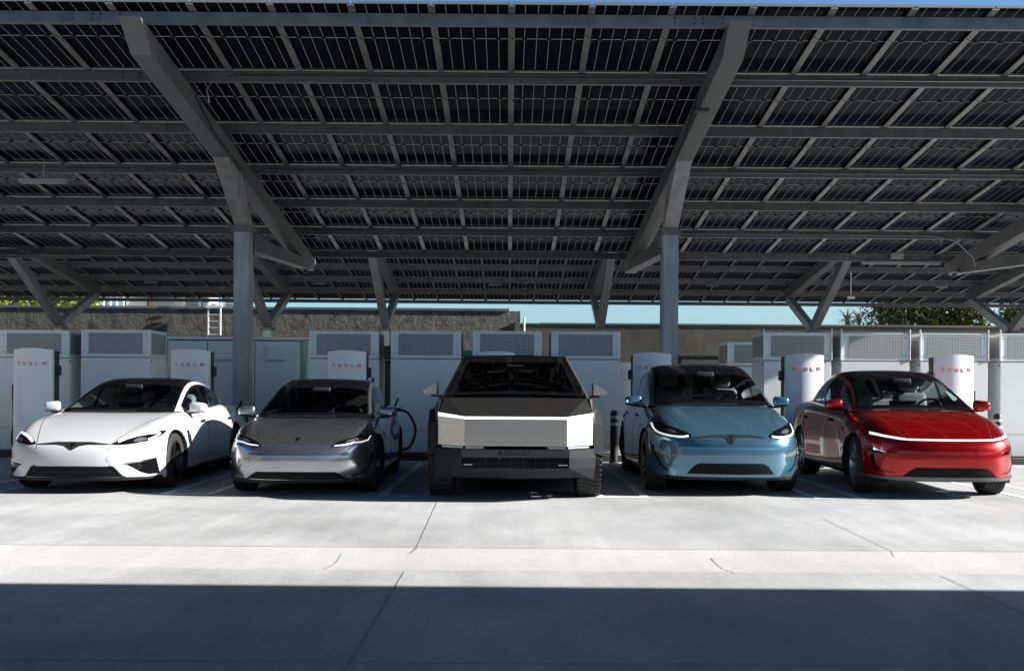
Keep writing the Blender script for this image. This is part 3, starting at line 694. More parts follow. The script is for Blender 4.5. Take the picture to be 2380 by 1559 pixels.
DR = 53.0
def roof_box(name, u0, u1, z1, m, label, depth=1.5, cat='roof unit', extra=None):
    x0, x1 = X(u0, DR), X(u1, DR); o = thing(name, label, cat, ((x0 + x1) / 2, DR, hb - .1)); a = (x1 - x0) / 2
    mb = MB(); mb.box(-a, a, 0, depth, .1, z1); mb.build('casing', m, o, bevel=.02)
    mb = MB(); mb.box(-a * .8, a * .8, .1, depth - .1, 0, .1); mb.build('stand', M['steel_beam'], o)
    if extra: extra(o, a, z1)
    return o
def louv(o, a, z1):
    mb = MB()
    for k in range(5): mb.box(-a * .7, a * .7, -.03, -.002, .3 + k * .16, .38 + k * .16)
    mb.build('louvre', M['steel'], o)
M['bluew'] = mat('pale_blue_panel', (0.42, 0.55, 0.66), 0.3, noise=(3, .3))
M['beige'] = mat('beige_panel', (0.62, 0.58, 0.50), 0.6, noise=(2, .08)); M['terra'] = mat('terracotta_panel', (0.5, 0.3, 0.2), 0.7)
def frame(o, a, z1):
    mb = MB()
    for q in (-a, -a * .33, a * .33, a): mb.tube([(q, -.15, 0), (q, -.15, z1 + .2)], .05, 8)
    mb.tube([(-a, -.15, z1 * .7), (a, -.15, z1 * .7)], .05, 8); mb.build('pipe_frame', M['white_metal'], o)
roof_box('chiller', 243, 288, 1.3, M['bluew'], 'pale blue rooftop unit with white pipe frame on the brick building, leftmost', extra=frame)
roof_box('duct_box', 291, 340, 1.5, M['beige'], 'plain beige rooftop box beside the pale blue unit')
roof_box('duct_box', 344, 357, 1.3, M['terra'], 'narrow terracotta coloured rooftop panel left of the round tank')
o = thing('round_duct', 'round silver rooftop duct between the boxes above the brick wall', 'duct', (X(389, DR), DR, hb - .1))
mb = MB(); mb.lathe([(.001, 0), (.95, 0), (1.0, .1), (1.0, 1.6), (.95, 1.7), (.001, 1.7)], axis='x', seg=28, c=(-.8, .8, .95)); mb.build('drum', M['alu'], o, sm=40)
mb = MB(); mb.box(-.5, .5, .3, 1.2, 0, .2); mb.build('cradle', M['steel_beam'], o)
roof_box('air_conditioner', 424, 468, 1.2, M['column'], 'grey rooftop air conditioner with a small plate, left of the ladder', extra=louv)
roof_box('air_conditioner', 470, 487, 1.2, M['white_metal'], 'narrow white rooftop unit touching the grey one', extra=louv)
roof_box('air_conditioner', 520, 545, 1.0, M['white_metal'], 'white rooftop unit between the ladder and the left column', extra=louv)

M['beige_wall'] = mat('beige_wall', (0.62, 0.54, 0.42), 0.8, noise=(.5, .1))
o = thing('office_building', 'plain building standing behind the viewpoint across the car park', 'building', (0, -30, 0))
mb = MB(); mb.box(-70, 60, -12, 0, 0, 7); wb = mb.build('wall', M['beige_wall'], o)
for k in range(14):
    xx = -66 + k * 8; mb = MB(); mb.box(xx, xx + 4, -.001, .06, 4.6, 6.6); mb.build('window', M['black'], o, bevel=.01)
o = thing('sky_blocker', 'plain unseen block added far to the left to shut out low sky light', 'building', (-36, 10, 0))  # added out of view, keeps low sky on the left off the foreground
mb = MB(); mb.box(-10, 0, -44, 38, 0, 9); mb.build('wall', M['tan'], o)
o = thing('sky_blocker', 'plain unseen block added far to the right to cut off the horizon glow', 'building', (66, 0, 0))  # added out of view, blocks bright horizon below the sun
mb = MB(); mb.box(0, 10, -44, 48, 0, 10); mb.build('wall', M['tan'], o)
# ---------------------------------------------------------------- trees and pole
def crown(name, c, rx, ry, rz, n, s, m, parent, blobs=16, seed=1):
    rn = random.Random(seed); bl = []
    for k in range(blobs):
        th, ph = rn.uniform(0, 2 * math.pi), math.acos(rn.uniform(-0.6, 1)); q = rn.uniform(.45, .85)
        bl.append((Vector((math.cos(th) * math.sin(ph) * rx * q, math.sin(th) * math.sin(ph) * ry * q, math.cos(ph) * rz * q)), rn.uniform(.25, .48)))
    vs, fs = [], []
    for i in range(n):
        b, br = bl[rn.randrange(blobs)]
        d = Vector((rn.gauss(0, 1), rn.gauss(0, 1), rn.gauss(0, 1))).normalized() * (rn.random() ** .4)
        p = Vector(c) + b + Vector((d.x * rx * br, d.y * ry * br, d.z * rz * br * 1.1))
        a1 = Vector((rn.gauss(0, 1), rn.gauss(0, 1), rn.gauss(0, .6))).normalized(); a2 = a1.cross(Vector((rn.gauss(0, 1), rn.gauss(0, 1), rn.gauss(0, 1)))).normalized()
        L, W_ = s * rn.uniform(.7, 1.3), s * rn.uniform(.35, .6); k0 = len(vs)
        vs += [p - a1 * L, p + a2 * W_, p + a1 * L, p - a2 * W_]; fs.append((k0, k0 + 1, k0 + 2, k0 + 3))
    return mesh_obj(name, vs, fs, m, parent)
def tree(x, y, h, r, label, m, n=7000, s=.16, seed=3, group=None):
    o = thing('tree', label, 'tree', (x, y, 0), 0, group); rn = random.Random(seed)
    mb = MB(); mb.tube([(0, 0, 0), (.05, .02, h * .25), (-.03, .05, h * .5), (0, 0, h * .72)], .24, 10, r1=.08)
    for k in range(7):
        a_ = k * 2.4; z0 = h * (.3 + .05 * k); mb.tube([(0, 0, z0), (math.cos(a_) * r * .4, math.sin(a_) * r * .4, z0 + h * .14), (math.cos(a_) * r * .75, math.sin(a_) * r * .75, z0 + h * .22)], .09, 6, r1=.03)
    mb.build('trunk', M['bark'], o, sm=60)
    crown('crown', (0, 0, h * .64), r, r, h * .36, n, s, m, o, blobs=26, seed=seed); return o
tree(X(2120, 62), 62, 9.2, 3.6, 'broad olive green tree behind the tan wall at right', M['leaf'], 15000, .13, 5)
tree(X(2222, 61), 61, 7.6, 2.4, 'smaller olive green tree merging into the right side of the broad tree', M['leaf'], 7000, .13, 15)
tree(X(2425, 58), 58, 9.0, 2.6, 'dark green tree cut by the right edge of the view', M['leaf2'], 7000, .13, 9)
tree(X(20, 70), 70, 10, 3.2, 'bright yellow-green tree above the brick wall at the left edge', M['leaf2'], 9000, .15, 11)
tree(X(160, 72), 72, 9.5, 3.6, 'bright yellow-green tree above the brick wall seen through the forked beam', M['leaf2'], 11000, .15, 13)
def palm(u, D, v, label, seed):
    rn = random.Random(seed); h = Z(v, D, u); o = thing('palm_tree', label, 'palm tree', (X(u, D), D, 0), 0, 'distant palm trees')
    mb = MB(); mb.tube([(0, 0, 0), (.1, 0, h * .5), (0, 0, h)], .2, 8, r1=.14); mb.build('trunk', M['bark'], o, sm=60)
    vs, fs = [], []
    for k in range(34):
        a_ = rn.uniform(0, 6.28); el = rn.uniform(-.3, 1.2); L = rn.uniform(1.2, 1.9); prev = Vector((0, 0, h)); d = Vector((math.cos(a_) * math.cos(el), math.sin(a_) * math.cos(el), math.sin(el))); side = d.cross(Vector((0, 0, 1))).normalized()
        for q in range(5):
            nx = prev + d * L / 5; d = (d + Vector((0, 0, -.28))).normalized(); w0 = .16 * (1 - q / 5.5); k0 = len(vs)
            vs += [prev - side * w0, prev + side * w0, nx + side * w0 * .7 + Vector((0, 0, -.04)), nx - side * w0 * .7 + Vector((0, 0, -.04))]; fs.append((k0, k0 + 1, k0 + 2, k0 + 3)); prev = nx
    mesh_obj('fronds', vs, fs, M['leaf3'], o)
palm(1968, 95, 744, 'small distant palm behind the tan wall, left one', 1); palm(1996, 90, 742, 'small distant palm behind the tan wall, right one', 2)
Dp = 90; o = thing('utility_pole', 'wooden utility pole with two crossarms beyond the tan wall at right', 'utility pole', (X(2322, Dp), Dp, 0))
zt_ = Z(735, Dp, 2322); mb = MB(); mb.tube([(0, 0, 0), (0, 0, zt_)], .16, 8, r1=.13); mb.build('pole', M['bark'], o)
for z_, a in ((zt_ - .25, .95), (zt_ - .62, .9)):
    mb = MB(); mb.box(-a, a, -.18, -.07, z_, z_ + .12)
    for q in (-a * .9, -a * .5, a * .5, a * .9): mb.box(q - .04, q + .04, -.16, -.09, z_ + .121, z_ + .26)
    mb.build('crossarm', M['bark'], o)
o = thing('antenna_mast', 'thin antenna mast rising above the tan wall left of the olive tree', 'antenna', (X(1999, 80), 80, 0))
mb = MB(); mb.tube([(0, 0, 0), (0, 0, Z(712, 80, 1999))], .035, 6); mb.box(-.25, .25, -.02, .02, Z(716, 80, 1999), Z(715, 80, 1999)); mb.build('mast', M['steel'], o)
# ================================================================ CARS
def paint(name, col, metal=0.0, rough=0.35, coat=1.0):
    m = mat(name, col, rough, metal, coat=coat); n = m.node_tree.nodes; l = m.node_tree.links     # bare dark inner side of the panel
    g = n.new('ShaderNodeNewGeometry'); d = n.new('ShaderNodeBsdfDiffuse'); d.inputs[0].default_value = (.015, .015, .015, 1); x = n.new('ShaderNodeMixShader')
    l.new(g.outputs['Backfacing'], x.inputs[0]); l.new(n['Principled BSDF'].outputs[0], x.inputs[1]); l.new(d.outputs[0], x.inputs[2]); l.new(x.outputs[0], n['Material Output'].inputs[0]); return m
M['p_white'] = paint('paint_pearl_white', (0.54, 0.55, 0.565), 0.0, 0.35)
M['p_gun'] = paint('paint_gunmetal', (0.37, 0.375, 0.40), 0.9, 0.2)
M['p_blue'] = paint('paint_frost_blue', (0.085, 0.195, 0.285), 0.6, 0.2)
M['p_red'] = paint('paint_deep_red', (0.38, 0.0, 0.001), 0.65, 0.24, coat=.7)
M['inox'] = mat('brushed_stainless', (0.50, 0.475, 0.44), 0.31, 1.0, noise=(1.5, .06, 4), streak=(.3, .3, 14))
M['plast'] = mat('textured_grey_plastic', (0.022, 0.023, 0.025), 0.8, spec=.2, bump=(70, .08))
M['gloss_black'] = mat('gloss_black', (0.005, 0.005, 0.006), 0.06)
M['gloss_black'].node_tree.nodes['Principled BSDF'].inputs['IOR'].default_value = 1.28
M['roofglass'] = mat('dark_roof_glass', (0.004, 0.004, 0.006), 0.03)
M['roofglass'].node_tree.nodes['Principled BSDF'].inputs['IOR'].default_value = 1.3
M['seam'] = mat('panel_gap', (0.01, 0.01, 0.01), 0.9)
M['mesh'] = mat('grille_mesh', (0.006, 0.006, 0.007), 0.7, spec=0.15)
M['chrome'] = mat('satin_chrome', (0.6, 0.6, 0.6), 0.2, 1.0)
M['drl'] = mat('running_light', (0.8, 0.85, 0.9), 0.3, emit=((0.85, 0.92, 1.0), 0.28))
M['fog'] = mat('fog_lens', (0.30, 0.33, 0.25), 0.1, 0.5, coat=1)
M['drl_on'] = mat('running_light_bright', (0.8, 0.85, 0.9), 0.3, emit=((0.9, 0.93, 1.0), 0.42))
M['lens'] = mat('lamp_lens', (0.20, 0.24, 0.30), 0.08, 0.6, coat=1)
M['windscreen'] = glass_mat('windscreen_glass', (0.56, 0.62, 0.63))
M['sideglass'] = glass_mat('side_glass', (0.50, 0.57, 0.60))
M['rim_dark'] = mat('dark_alloy', (0.05, 0.05, 0.055), 0.35, 0.8)
M['rim_silver'] = mat('silver_alloy', (0.42, 0.43, 0.46), 0.28, 0.9)
M['int_black'] = mat('cabin_black', (0.015, 0.015, 0.016), 0.7)
M['int_white'] = mat('cabin_white', (0.42, 0.42, 0.39), 0.6)
M['screen'] = mat('cabin_screen', (0.03, 0.05, 0.07), 0.1)
M['clad'] = mat('lower_cladding', (0.016, 0.016, 0.018), 0.75, spec=.2)
M['skirt'] = mat('grey_skirt', (0.12, 0.125, 0.13), 0.35, 0.4)

def bs(t):
    return np.array([(1 - t) ** 3, 3 * t ** 3 - 6 * t ** 2 + 4, -3 * t ** 3 + 3 * t ** 2 + 3 * t + 1, t ** 3]) / 6.0
def bspline_grid(P, nu, nv, mirror0=True):
    """P[j][i] control net, returns samples S[jj][ii], parameter arrays. i=0 is the centre line"""
    P = np.array(P, float); J, I, _ = P.shape
    L = P[:, 1].copy(); L[:, 0] *= -1
    if not mirror0: L = 2 * P[:, 0] - P[:, 1]
    P = np.concatenate([L[:, None], P, (2 * P[:, -1] - P[:, -2])[:, None]], 1)
    P = np.concatenate([(2 * P[0] - P[1])[None], P, (2 * P[-1] - P[-2])[None]], 0)
    us = np.linspace(0, I - 1, (I - 1) * nu + 1); vs = np.linspace(0, J - 1, (J - 1) * nv + 1)
    def W(ts, n):
        A = np.zeros((len(ts), n + 2))
        for k, t in enumerate(ts):
            s_ = min(int(t), n - 2); A[k, s_:s_ + 4] = bs(t - s_)
        return A
    S = np.einsum('ab,bcd->acd', W(vs, J), P); S = np.einsum('ec,acd->aed', W(us, I), S)
    return S, us, vs
def mirror_mesh(S, face_mat):
    """S[j][i] right half -> verts, faces (both halves), material per face; face_mat(j,i)->index or None to drop"""
    nj, ni, _ = S.shape; idx = {}; V = []; Fs = []; Ms = []
    def vid(j, i, s_):
        k = (j, i, 1 if i == 0 else s_)
        if k not in idx: idx[k] = len(V); p = S[j, i]; V.append((p[0] * s_ if i else 0.0, p[1], p[2]))
        return idx[k]
    for j in range(nj - 1):
        for i in range(ni - 1):
            mi = face_mat(j, i)
            if mi is None: continue
            Fs.append((vid(j, i, 1), vid(j, i + 1, 1), vid(j + 1, i + 1, 1), vid(j + 1, i, 1))); Ms.append(mi)
            Fs.append((vid(j, i, -1), vid(j + 1, i, -1), vid(j + 1, i + 1, -1), vid(j, i + 1, -1))); Ms.append(mi)
    return V, Fs, Ms

def body_net(c):
    hw, zl, zn, zc, yc, zb, zb2, zd, L = (c[k] for k in ('hw', 'zl', 'zn', 'zc', 'yc', 'zb', 'zb2', 'zd', 'L'))
    yf, yr, zf, zfr = c['yf'], c['yr'], c['zf'], c['zfr']; zm = c.get('zm', (zl + zn) / 2 + .03); bul = c.get('bulge', .04)
    rk = zl + .02; N = []
    def S(xs, ys, zs): N.append([(x * hw, y, z) for x, y, z in zip(xs, ys, zs)])
    S([0, .36, .60, .77, .87, .93, .962, .975, .93], [.05, .06, .10, .17, .26, .36, .46, .53, .55], [zl] * 8 + [zl - .01])
    S([0, .37, .63, .80, .895, .95, .975, .985, .95], [.0, .012, .055, .135, .24, .37, .48, .57, .59], [zl + .12] * 4 + [zl + .11, zl + .09, zl + .05, zl, zl - .02])
    S([0, .37, .64, .815, .915, .965, .985, .99, .955], [-bul * .5, -bul * .3, .035, .125, .25, .40, .53, .62, .63], [zm, zm, zm, zm, zm - .01, zm - .07, zl + .12, zl + .01, zl - .02])
    S([0, .37, .64, .815, .92, .97, .99, .99, .955], [.0, .015, .07, .165, .29, .45, .58, .66, .66], [zn - .04, zn - .04, zn - .02, zn - .0, zn - .03, zn - .10, zl + .2, zl + .02, zl - .02])
    S([0, .37, .635, .80, .915, .975, .99, .99, .955], [.12, .135, .20, .31, .44, .57, .66, .70, .70], [zn + .02, zn + .025, zn + .04, zn + .075, zn + .03, zn - .08, zl + .22, zl + .02, zl - .02])
    def hood(y):   # centre line height of the bonnet
        t = min(1, max(0, (y - .12) / (yc - .12))); return zn + .02 + (zc - zn - .02) * (1 - (1 - t) ** 1.45)
    def crest(y):
        t = min(1, max(0, (y - .31) / (yf + .12 - .31))); return zn + .075 + (zf - zn - .075) * math.sin(t * math.pi / 2)
    y5 = .45; S([0, .37, .63, .79, .91, .98, .995, .99, .955], [y5 - .05, y5 - .03, y5 + .02, y5 + .09, y5 + .17, y5 + .24, y5 + .27, y5 + .28, y5 + .28], [hood(y5), hood(y5) + .004, hood(y5) + .012, crest(y5 + .1), crest(y5 + .1) - .055, zn - .05, zl + .25, rk, zl - .01])
    y6 = yf - .08; S([0, .37, .63, .79, .905, .985, 1.0, .99, .955], [y6 - .05, y6 - .04, y6 - .02, y6, y6 + .03, y6 + .05, y6 + .06, y6 + .06, y6 + .06], [hood(y6), hood(y6) + .0, hood(y6) - .004, crest(y6) + .01, crest(y6) - .06, zn + .02, zl + .3, rk, zl])
    y7 = yf + .28; z7 = max(crest(y7), zf + .01); S([0, .37, .64, .80, .905, .98, .995, .985, .95], [y7 - .02, y7 - .02, y7, y7, y7, y7, y7, y7, y7], [hood(y7), hood(y7) + .002, hood(y7) + .0, z7, z7 - .07, zn + .05, zl + .3, rk, zl])
    y8 = yc + .16; zz = zb; S([0, .38, .66, .825, .905, .97, .985, .98, .94], [yc, yc + .02, yc + .08, y8 - .01, y8 + .06, y8 + .1, y8 + .1, y8 + .1, y8 + .1], [zc - .01, zc - .01, zc - .01, zz - .01, zz - .08, zn + .08, zl + .28, rk, zl])
    ys = [yc + .75, (yc + .75 + yr - .6) / 2, yr - .6]
    for k, y in enumerate(ys):
        t = (y - yc) / (L - .5 - yc); zz = zb + (zb2 - zb) * min(1, t * 1.2)
        S([0, .38, .66, .83, .905, .97, .975, .975, .93], [y] * 9, [zz - .02, zz - .02, zz - .02, zz - .01, zz - .085, .62 + (zz - .95) * .5, .42, rk, zl])
    y = yr - .15; S([0, .38, .64, .80, .90, .985, .995, .985, .94], [y] * 9, [zb2 - .01, zb2 - .01, zb2 - .01, zb2, zfr - .06, .70, .46, rk, zl])
    y = yr + .2; S([0, .38, .62, .77, .885, .975, .99, .98, .94], [y] * 9, [zd + .02, zd + .02, zd + .01, zb2 - .01, zfr - .07, .70, .46, rk, zl])
    y = L - .28; S([0, .38, .61, .75, .86, .94, .965, .965, .93], [y + .06, y + .05, y + .02, y, y - .05, y - .1, y - .12, y - .12, y - .12], [zd + .0, zd + .0, zd - .01, zd - .02, zd - .10, .68, .46, rk + .05, zl + .05])
    S([0, .37, .60, .75, .85, .92, .945, .95, .92], [L - .04, L - .05, L - .09, L - .14, L - .2, L - .26, L - .28, L - .28, L - .28], [zd - .04, zd - .04, zd - .05, zd - .07, zd - .13, .62, .45, rk + .08, zl + .08])
    S([0, .37, .60, .75, .85, .92, .94, .945, .92], [L - .0, L - .01, L - .05, L - .11, L - .18, L - .24, L - .26, L - .26, L - .26], [.62, .62, .62, .62, .58, .5, .4, rk + .1, zl + .1])
    S([0, .36, .58, .73, .83, .9, .92, .93, .9], [L - .05, L - .06, L - .1, L - .15, L - .21, L - .26, L - .28, L - .28, L - .3], [zl + .12] * 9)
    out = []
    for sec in N:
        q = []
        for k, (x, y, z) in enumerate(sec):
            f = 1 - .17 * (1 - min(1, max(0, y / .95))) ** 1.6 if y < .95 else 1
            q.append((x * f, y, z))
        out.append(q)
    return out

def green_net(c):
    """glasshouse: 6 lines across, centre to belt"""
    hw, yc, zc, zb, zb2, L = c['hw'], c['yc'], c['zc'], c['zb'], c['zb2'], c['L']; bw, rw = c['bw'], c['rw']
    ce = c['roof']; N = []      # centre profile after the cowl: (y, z)
    def belt(y):
        t = max(0, min(1, (y - yc) / (L - .5 - yc))); return zb + (zb2 - zb) * min(1, t * 1.2) - .02
    N.append([(0, yc, zc), (.45 * bw, yc + .02, zc), (.78 * bw, yc + .08, zc), (bw, yc + .18, zc + .0), (bw + .012, yc + .32, belt(yc + .4)), (bw + .02, yc + .34, belt(yc) - .03)])
    n = len(ce)
    for k, (y, z, f, back) in enumerate(ce):     # f: how much width is roof-like, back: sweep of pillar point behind centre
        cw = bw + (rw - bw) * f; yb = y + back; zbz = belt(yb); drop = c['drop'] + .03 * (1 - f)
        if y > L - .9: cw = min(cw, c['bwr'])
        zs = z - drop; zs = max(zs, zbz + .02)
        mid = zbz + (zs - zbz) * .48
        xb = min(bw + .02, c['bwr'] + (bw - c['bwr']) * max(0, min(1, (L - .6 - yb) / 1.4)) + .02)
        xm = cw + (xb - cw) * .55
        N.append([(0, y, z), (.45 * cw, y + back * .08, z - .004), (.80 * cw, y + back * .45, z - drop * .30), (cw, yb, zs), (xm, yb + .10 * (1 - f), mid), (xb, yb + .12 * (1 - f), zbz)])
    return N

def fine_poly(poly, st):
    out = []
    for a, b in zip(poly, poly[1:] + poly[:1]):
        n = max(1, int(math.hypot(b[0] - a[0], b[1] - a[1]) / st))
        for k in range(n): out.append((a[0] + (b[0] - a[0]) * k / n, a[1] + (b[1] - a[1]) * k / n))
    return out
def smooth_poly(pts, it=2, closed=True):
    for _ in range(it):
        q = []
        rng = range(len(pts)) if closed else range(len(pts) - 1)
        if not closed: q.append(pts[0])
        for i in rng:
            a, b = pts[i], pts[(i + 1) % len(pts)]
            q += [(a[0] * .75 + b[0] * .25, a[1] * .75 + b[1] * .25), (a[0] * .25 + b[0] * .75, a[1] * .25 + b[1] * .75)]
        if not closed: q.append(pts[-1])
        pts = q
    return pts
def in_poly(p, poly):
    x, y = p; c = False; j = len(poly) - 1
    for i in range(len(poly)):
        if (poly[i][1] > y) != (poly[j][1] > y) and x < (poly[j][0] - poly[i][0]) * (y - poly[i][1]) / (poly[j][1] - poly[i][1]) + poly[i][0]: c = not c
        j = i
    return c
def patch(name, poly, view, bvh, m, off, parent, st=.025, th=.004):
    """outline drawn in a view ('front': x,z / 'left','right': y,z / 'top': x,y) laid on the body surface with its own thickness"""
    pl = fine_poly(poly, st); pts = list(pl)
    xs = [p[0] for p in pl]; ys = [p[1] for p in pl]
    gx = np.arange(min(xs) + st * .5, max(xs), st); gy = np.arange(min(ys) + st * .5, max(ys), st)
    for a in gx:
        for b in gy:
            if in_poly((a, b), pl) and min(abs(a - p[0]) + abs(b - p[1]) for p in pl) > st * .6: pts.append((float(a), float(b)))
    vs, _, fs, _, _, _ = delaunay_2d_cdt([Vector(p) for p in pts], [], [list(range(len(pl)))], 1, 1e-5)
    P = []; ok = []
    for v in vs:
        if view == 'front': o_, d = Vector((v[0], -2, v[1])), Vector((0, 1, 0))
        elif view == 'top': o_, d = Vector((v[0], v[1], 4)), Vector((0, 0, -1))
        elif view == 'right': o_, d = Vector((3, v[0], v[1])), Vector((-1, 0, 0))
        elif view == 'left': o_, d = Vector((-3, v[0], v[1])), Vector((1, 0, 0))
        hit, nr, _, _ = bvh.ray_cast(o_, d)
        if hit is None: P.append(None); continue
        if nr.dot(d) > 0: nr = -nr
        P.append((hit + nr * off, hit + nr * (off - th)))
    V = []; Fo = []; idx = {}
    for i, p in enumerate(P):
        if p: idx[i] = len(V); V.append(p[0])
    n1 = len(V); lo = {}
    edge = {}
    for f in fs:
        if not all(i in idx for i in f): continue
        pp = [V[idx[i]] for i in f]
        if max((pp[a] - pp[b]).length for a in range(3) for b in range(a)) > st * 9: continue
        Fo.append(tuple(idx[i] for i in f))
        for a in range(len(f)):
            e = (f[a], f[(a + 1) % len(f)]); k = tuple(sorted(e)); edge[k] = None if k in edge else e
    for e in edge.values():
        if e is None: continue
        for i in e:
            if i not in lo: lo[i] = len(V); V.append(P[i][1])
        Fo.append((idx[e[1]], idx[e[0]], lo[e[0]], lo[e[1]]))
    if not Fo: return None
    return mesh_obj(name, V, Fo, m, parent, sm=50)
def ribbon(pts, wd):
    """polyline -> outline of a strip, wd may be a list"""
    n = len(pts); L_, R_ = [], []
    for i, p in enumerate(pts):
        a = pts[max(0, i - 1)]; b = pts[min(n - 1, i + 1)]; dx, dy = b[0] - a[0], b[1] - a[1]; q = math.hypot(dx, dy) or 1
        w_ = (wd[min(i, len(wd) - 1)] if isinstance(wd, (list, tuple)) else wd) / 2; L_.append((p[0] - dy / q * w_, p[1] + dx / q * w_)); R_.append((p[0] + dy / q * w_, p[1] - dx / q * w_))
    return L_ + R_[::-1]
def mir(poly): return [(-x, z) for x, z in poly][::-1]

def wheel(parent, x, y, r, wd, side, m_rim, spokes, style='car', steer=0.0):
    """tyre mesh with rim child; side +1 right"""
    mb = MB(); h = wd / 2
    prof = [(r * .70, -h * .86), (r * .80, -h * .98), (r * .93, -h), (r * .985, -h * .86), (r, -h * .62)]
    for q in (-.4, -.12, .16, .44): prof += [(r, h * (q - .07)), (r - .008, h * (q - .05)), (r - .008, h * (q + .0)), (r, h * (q + .02))]
    prof += [(r, h * .62), (r * .985, h * .86), (r * .93, h), (r * .80, h * .98), (r * .70, h * .86)]
    mb.lathe(prof, 'x', 56)
    if style == 'truck':
        for k in range(44):
            a = 2 * math.pi * k / 44
            for sx in (-1, 0, 1):
                aa = a + (sx * .06); c_, s_ = math.cos(aa), math.sin(aa); t1, t2 = (sx - .33) * h * .62, (sx + .36) * h * .62
                tw = math.pi / 62; P = []
                for rr in (r - .004, r + .007):
                    for tt, dd in ((t1, -tw), (t2, -tw * .3), (t2, tw), (t1, tw * .3)): P.append((tt, rr * math.cos(aa + dd), rr * math.sin(aa + dd)))
                mb.hexa(P)
            P = []
            for rr, tt in ((r * .9, h * .97), (r * 1.01, h * .80)):
                pass
            for sx in (-1, 1):
                P = []
                for off_ in (0, .009):
                    for rr, dd in ((r * .86, -.04), (r * 1.0, -.05), (r * 1.0, .05), (r * .86, .04)): P.append((sx * (h * .93 + off_), rr * math.cos(a + dd), rr * math.sin(a + dd)))
                mb.hexa(P)
    ty = mb.build('wheel', M['rubber'], parent, sm=35); ty.location = (x, y, r); ty.rotation_euler = (0, 0, steer)
    rb = MB(); R_ = r * .715; o_ = side * h
    rb.lathe([(R_, -h * .8), (R_ * 1.01, side * h * .2), (R_ * 1.005, o_ * .93), (R_ * .95, o_ * .96), (R_ * .93, o_ * .86), (R_ * .93, -side * h * .5)], 'x', 48)
    rb.lathe([(.001, o_ * .72), (R_ * .16, o_ * .72), (R_ * .2, o_ * .62), (R_ * .2, o_ * .2)], 'x', 24)
    for k in range(spokes):
        a = 2 * math.pi * (k + .25) / spokes; sub = (-.5, .5) if style == 'twin' else (0,)
        for sb in sub:
            P = []
            for tt in (o_ * .50, o_ * .74):
                for rr, dd in ((R_ * .14, -.25), (R_ * .95, -.075 + sb * .26), (R_ * .95, .075 + sb * .26), (R_ * .14, .25)):
                    ee = tt + (side * .012 if rr > R_ * .5 else 0); ww = dd if rr > R_ * .5 else dd * (1.0 if not sb else .8) + sb * .3
                    P.append((ee, rr * math.cos(a + ww), rr * math.sin(a + ww)))
            rb.hexa(P)
    rim = rb.build('rim', m_rim, ty, sm=35)
    db = MB(); db.lathe([(.001, side * h * .1), (R_ * .78, side * h * .1), (R_ * .78, side * h * .0), (.001, side * h * .0)], 'x', 32); db.build('brake_disc', M['steel'], ty, sm=35)
    return ty

def rounded_box(name, c, sx, sy, sz, m, parent, rad=.03, rot=(0, 0, 0), seg=3):
    bm = bmesh.new(); bmesh.ops.create_cube(bm, size=1.0); bmesh.ops.scale(bm, vec=(sx, sy, sz), verts=bm.verts)
    bmesh.ops.bevel(bm, geom=bm.edges[:], offset=min(rad, min(sx, sy, sz) * .45), segments=seg, affect='EDGES', profile=.6)
    me = bpy.data.meshes.new(name); bm.to_mesh(me); bm.free(); me.materials.append(m); smooth(me, 45)
    o = bpy.data.objects.new(name, me); COL.objects.link(o); o.parent = parent; o.location = c; o.rotation_euler = rot; return o

def cabin(root, c):
    hw, yc, zc, zb = c['hw'], c['yc'], c['zc'], c['zb']; m = c['seat']; ys = yc + 1.15; zs = c.get('zseat', .0)
    mb = MB(); mb.box(-hw * .72, hw * .72, yc - .1, c['L'] - 1.0, .26, .30); mb.build('cabin_floor', M['int_black'], root)
    rounded_box('dashboard', (0, yc + .42, zc - .115), hw * 1.42, .62, .17, M['int_black'], root, .05)
    rounded_box('centre_screen', (.0, yc + .66, zc + .005), .36, .02, .22, M['screen'], root, .006, (R(-8), 0, 0))
    mb = MB(); pts = []
    for k in range(25):
        a = 2 * math.pi * k / 24; pts.append((.38 + .18 * math.cos(a), yc + .78 - .06 * math.sin(a), zc - .03 + .17 * math.sin(a)))
    mb.tube(pts, .016, 8, cap=False); mb.box(.22, .54, yc + .77, yc + .79, zc - .055, zc - .015); mb.build('steering_wheel', M['int_black'], root, sm=50)
    for sx in (-1, 1):
        s_ = rounded_box('seat', (sx * .38, ys + .1, .50 + zs), .50, .52, .16, m, root, .06)
        b_ = rounded_box('backrest', (0, .25, .36), .46, .16, .62, m, s_, .07, (R(-14), 0, 0))
        h_ = rounded_box('headrest', (0, .345, .79), .27, .11, .20, m, s_, .05, (R(-10), 0, 0))
    yr = ys + .95
    s_ = rounded_box('rear_bench', (0, yr + .05, .52 + zs), hw * 1.3, .5, .15, m, root, .06)
    rounded_box('backrest', (0, .28, .30), hw * 1.28, .15, .50, m, s_, .06, (R(-20), 0, 0))
    for sx in (-.4, 0, .4): rounded_box('headrest', (sx, .40, .60), .24, .09, .13, m, s_, .04, (R(-15), 0, 0))
    rounded_box('rear_view_mirror', (0, yc + .72, c['roof'][1][1] - .10), .24, .04, .07, M['int_black'], root, .02)

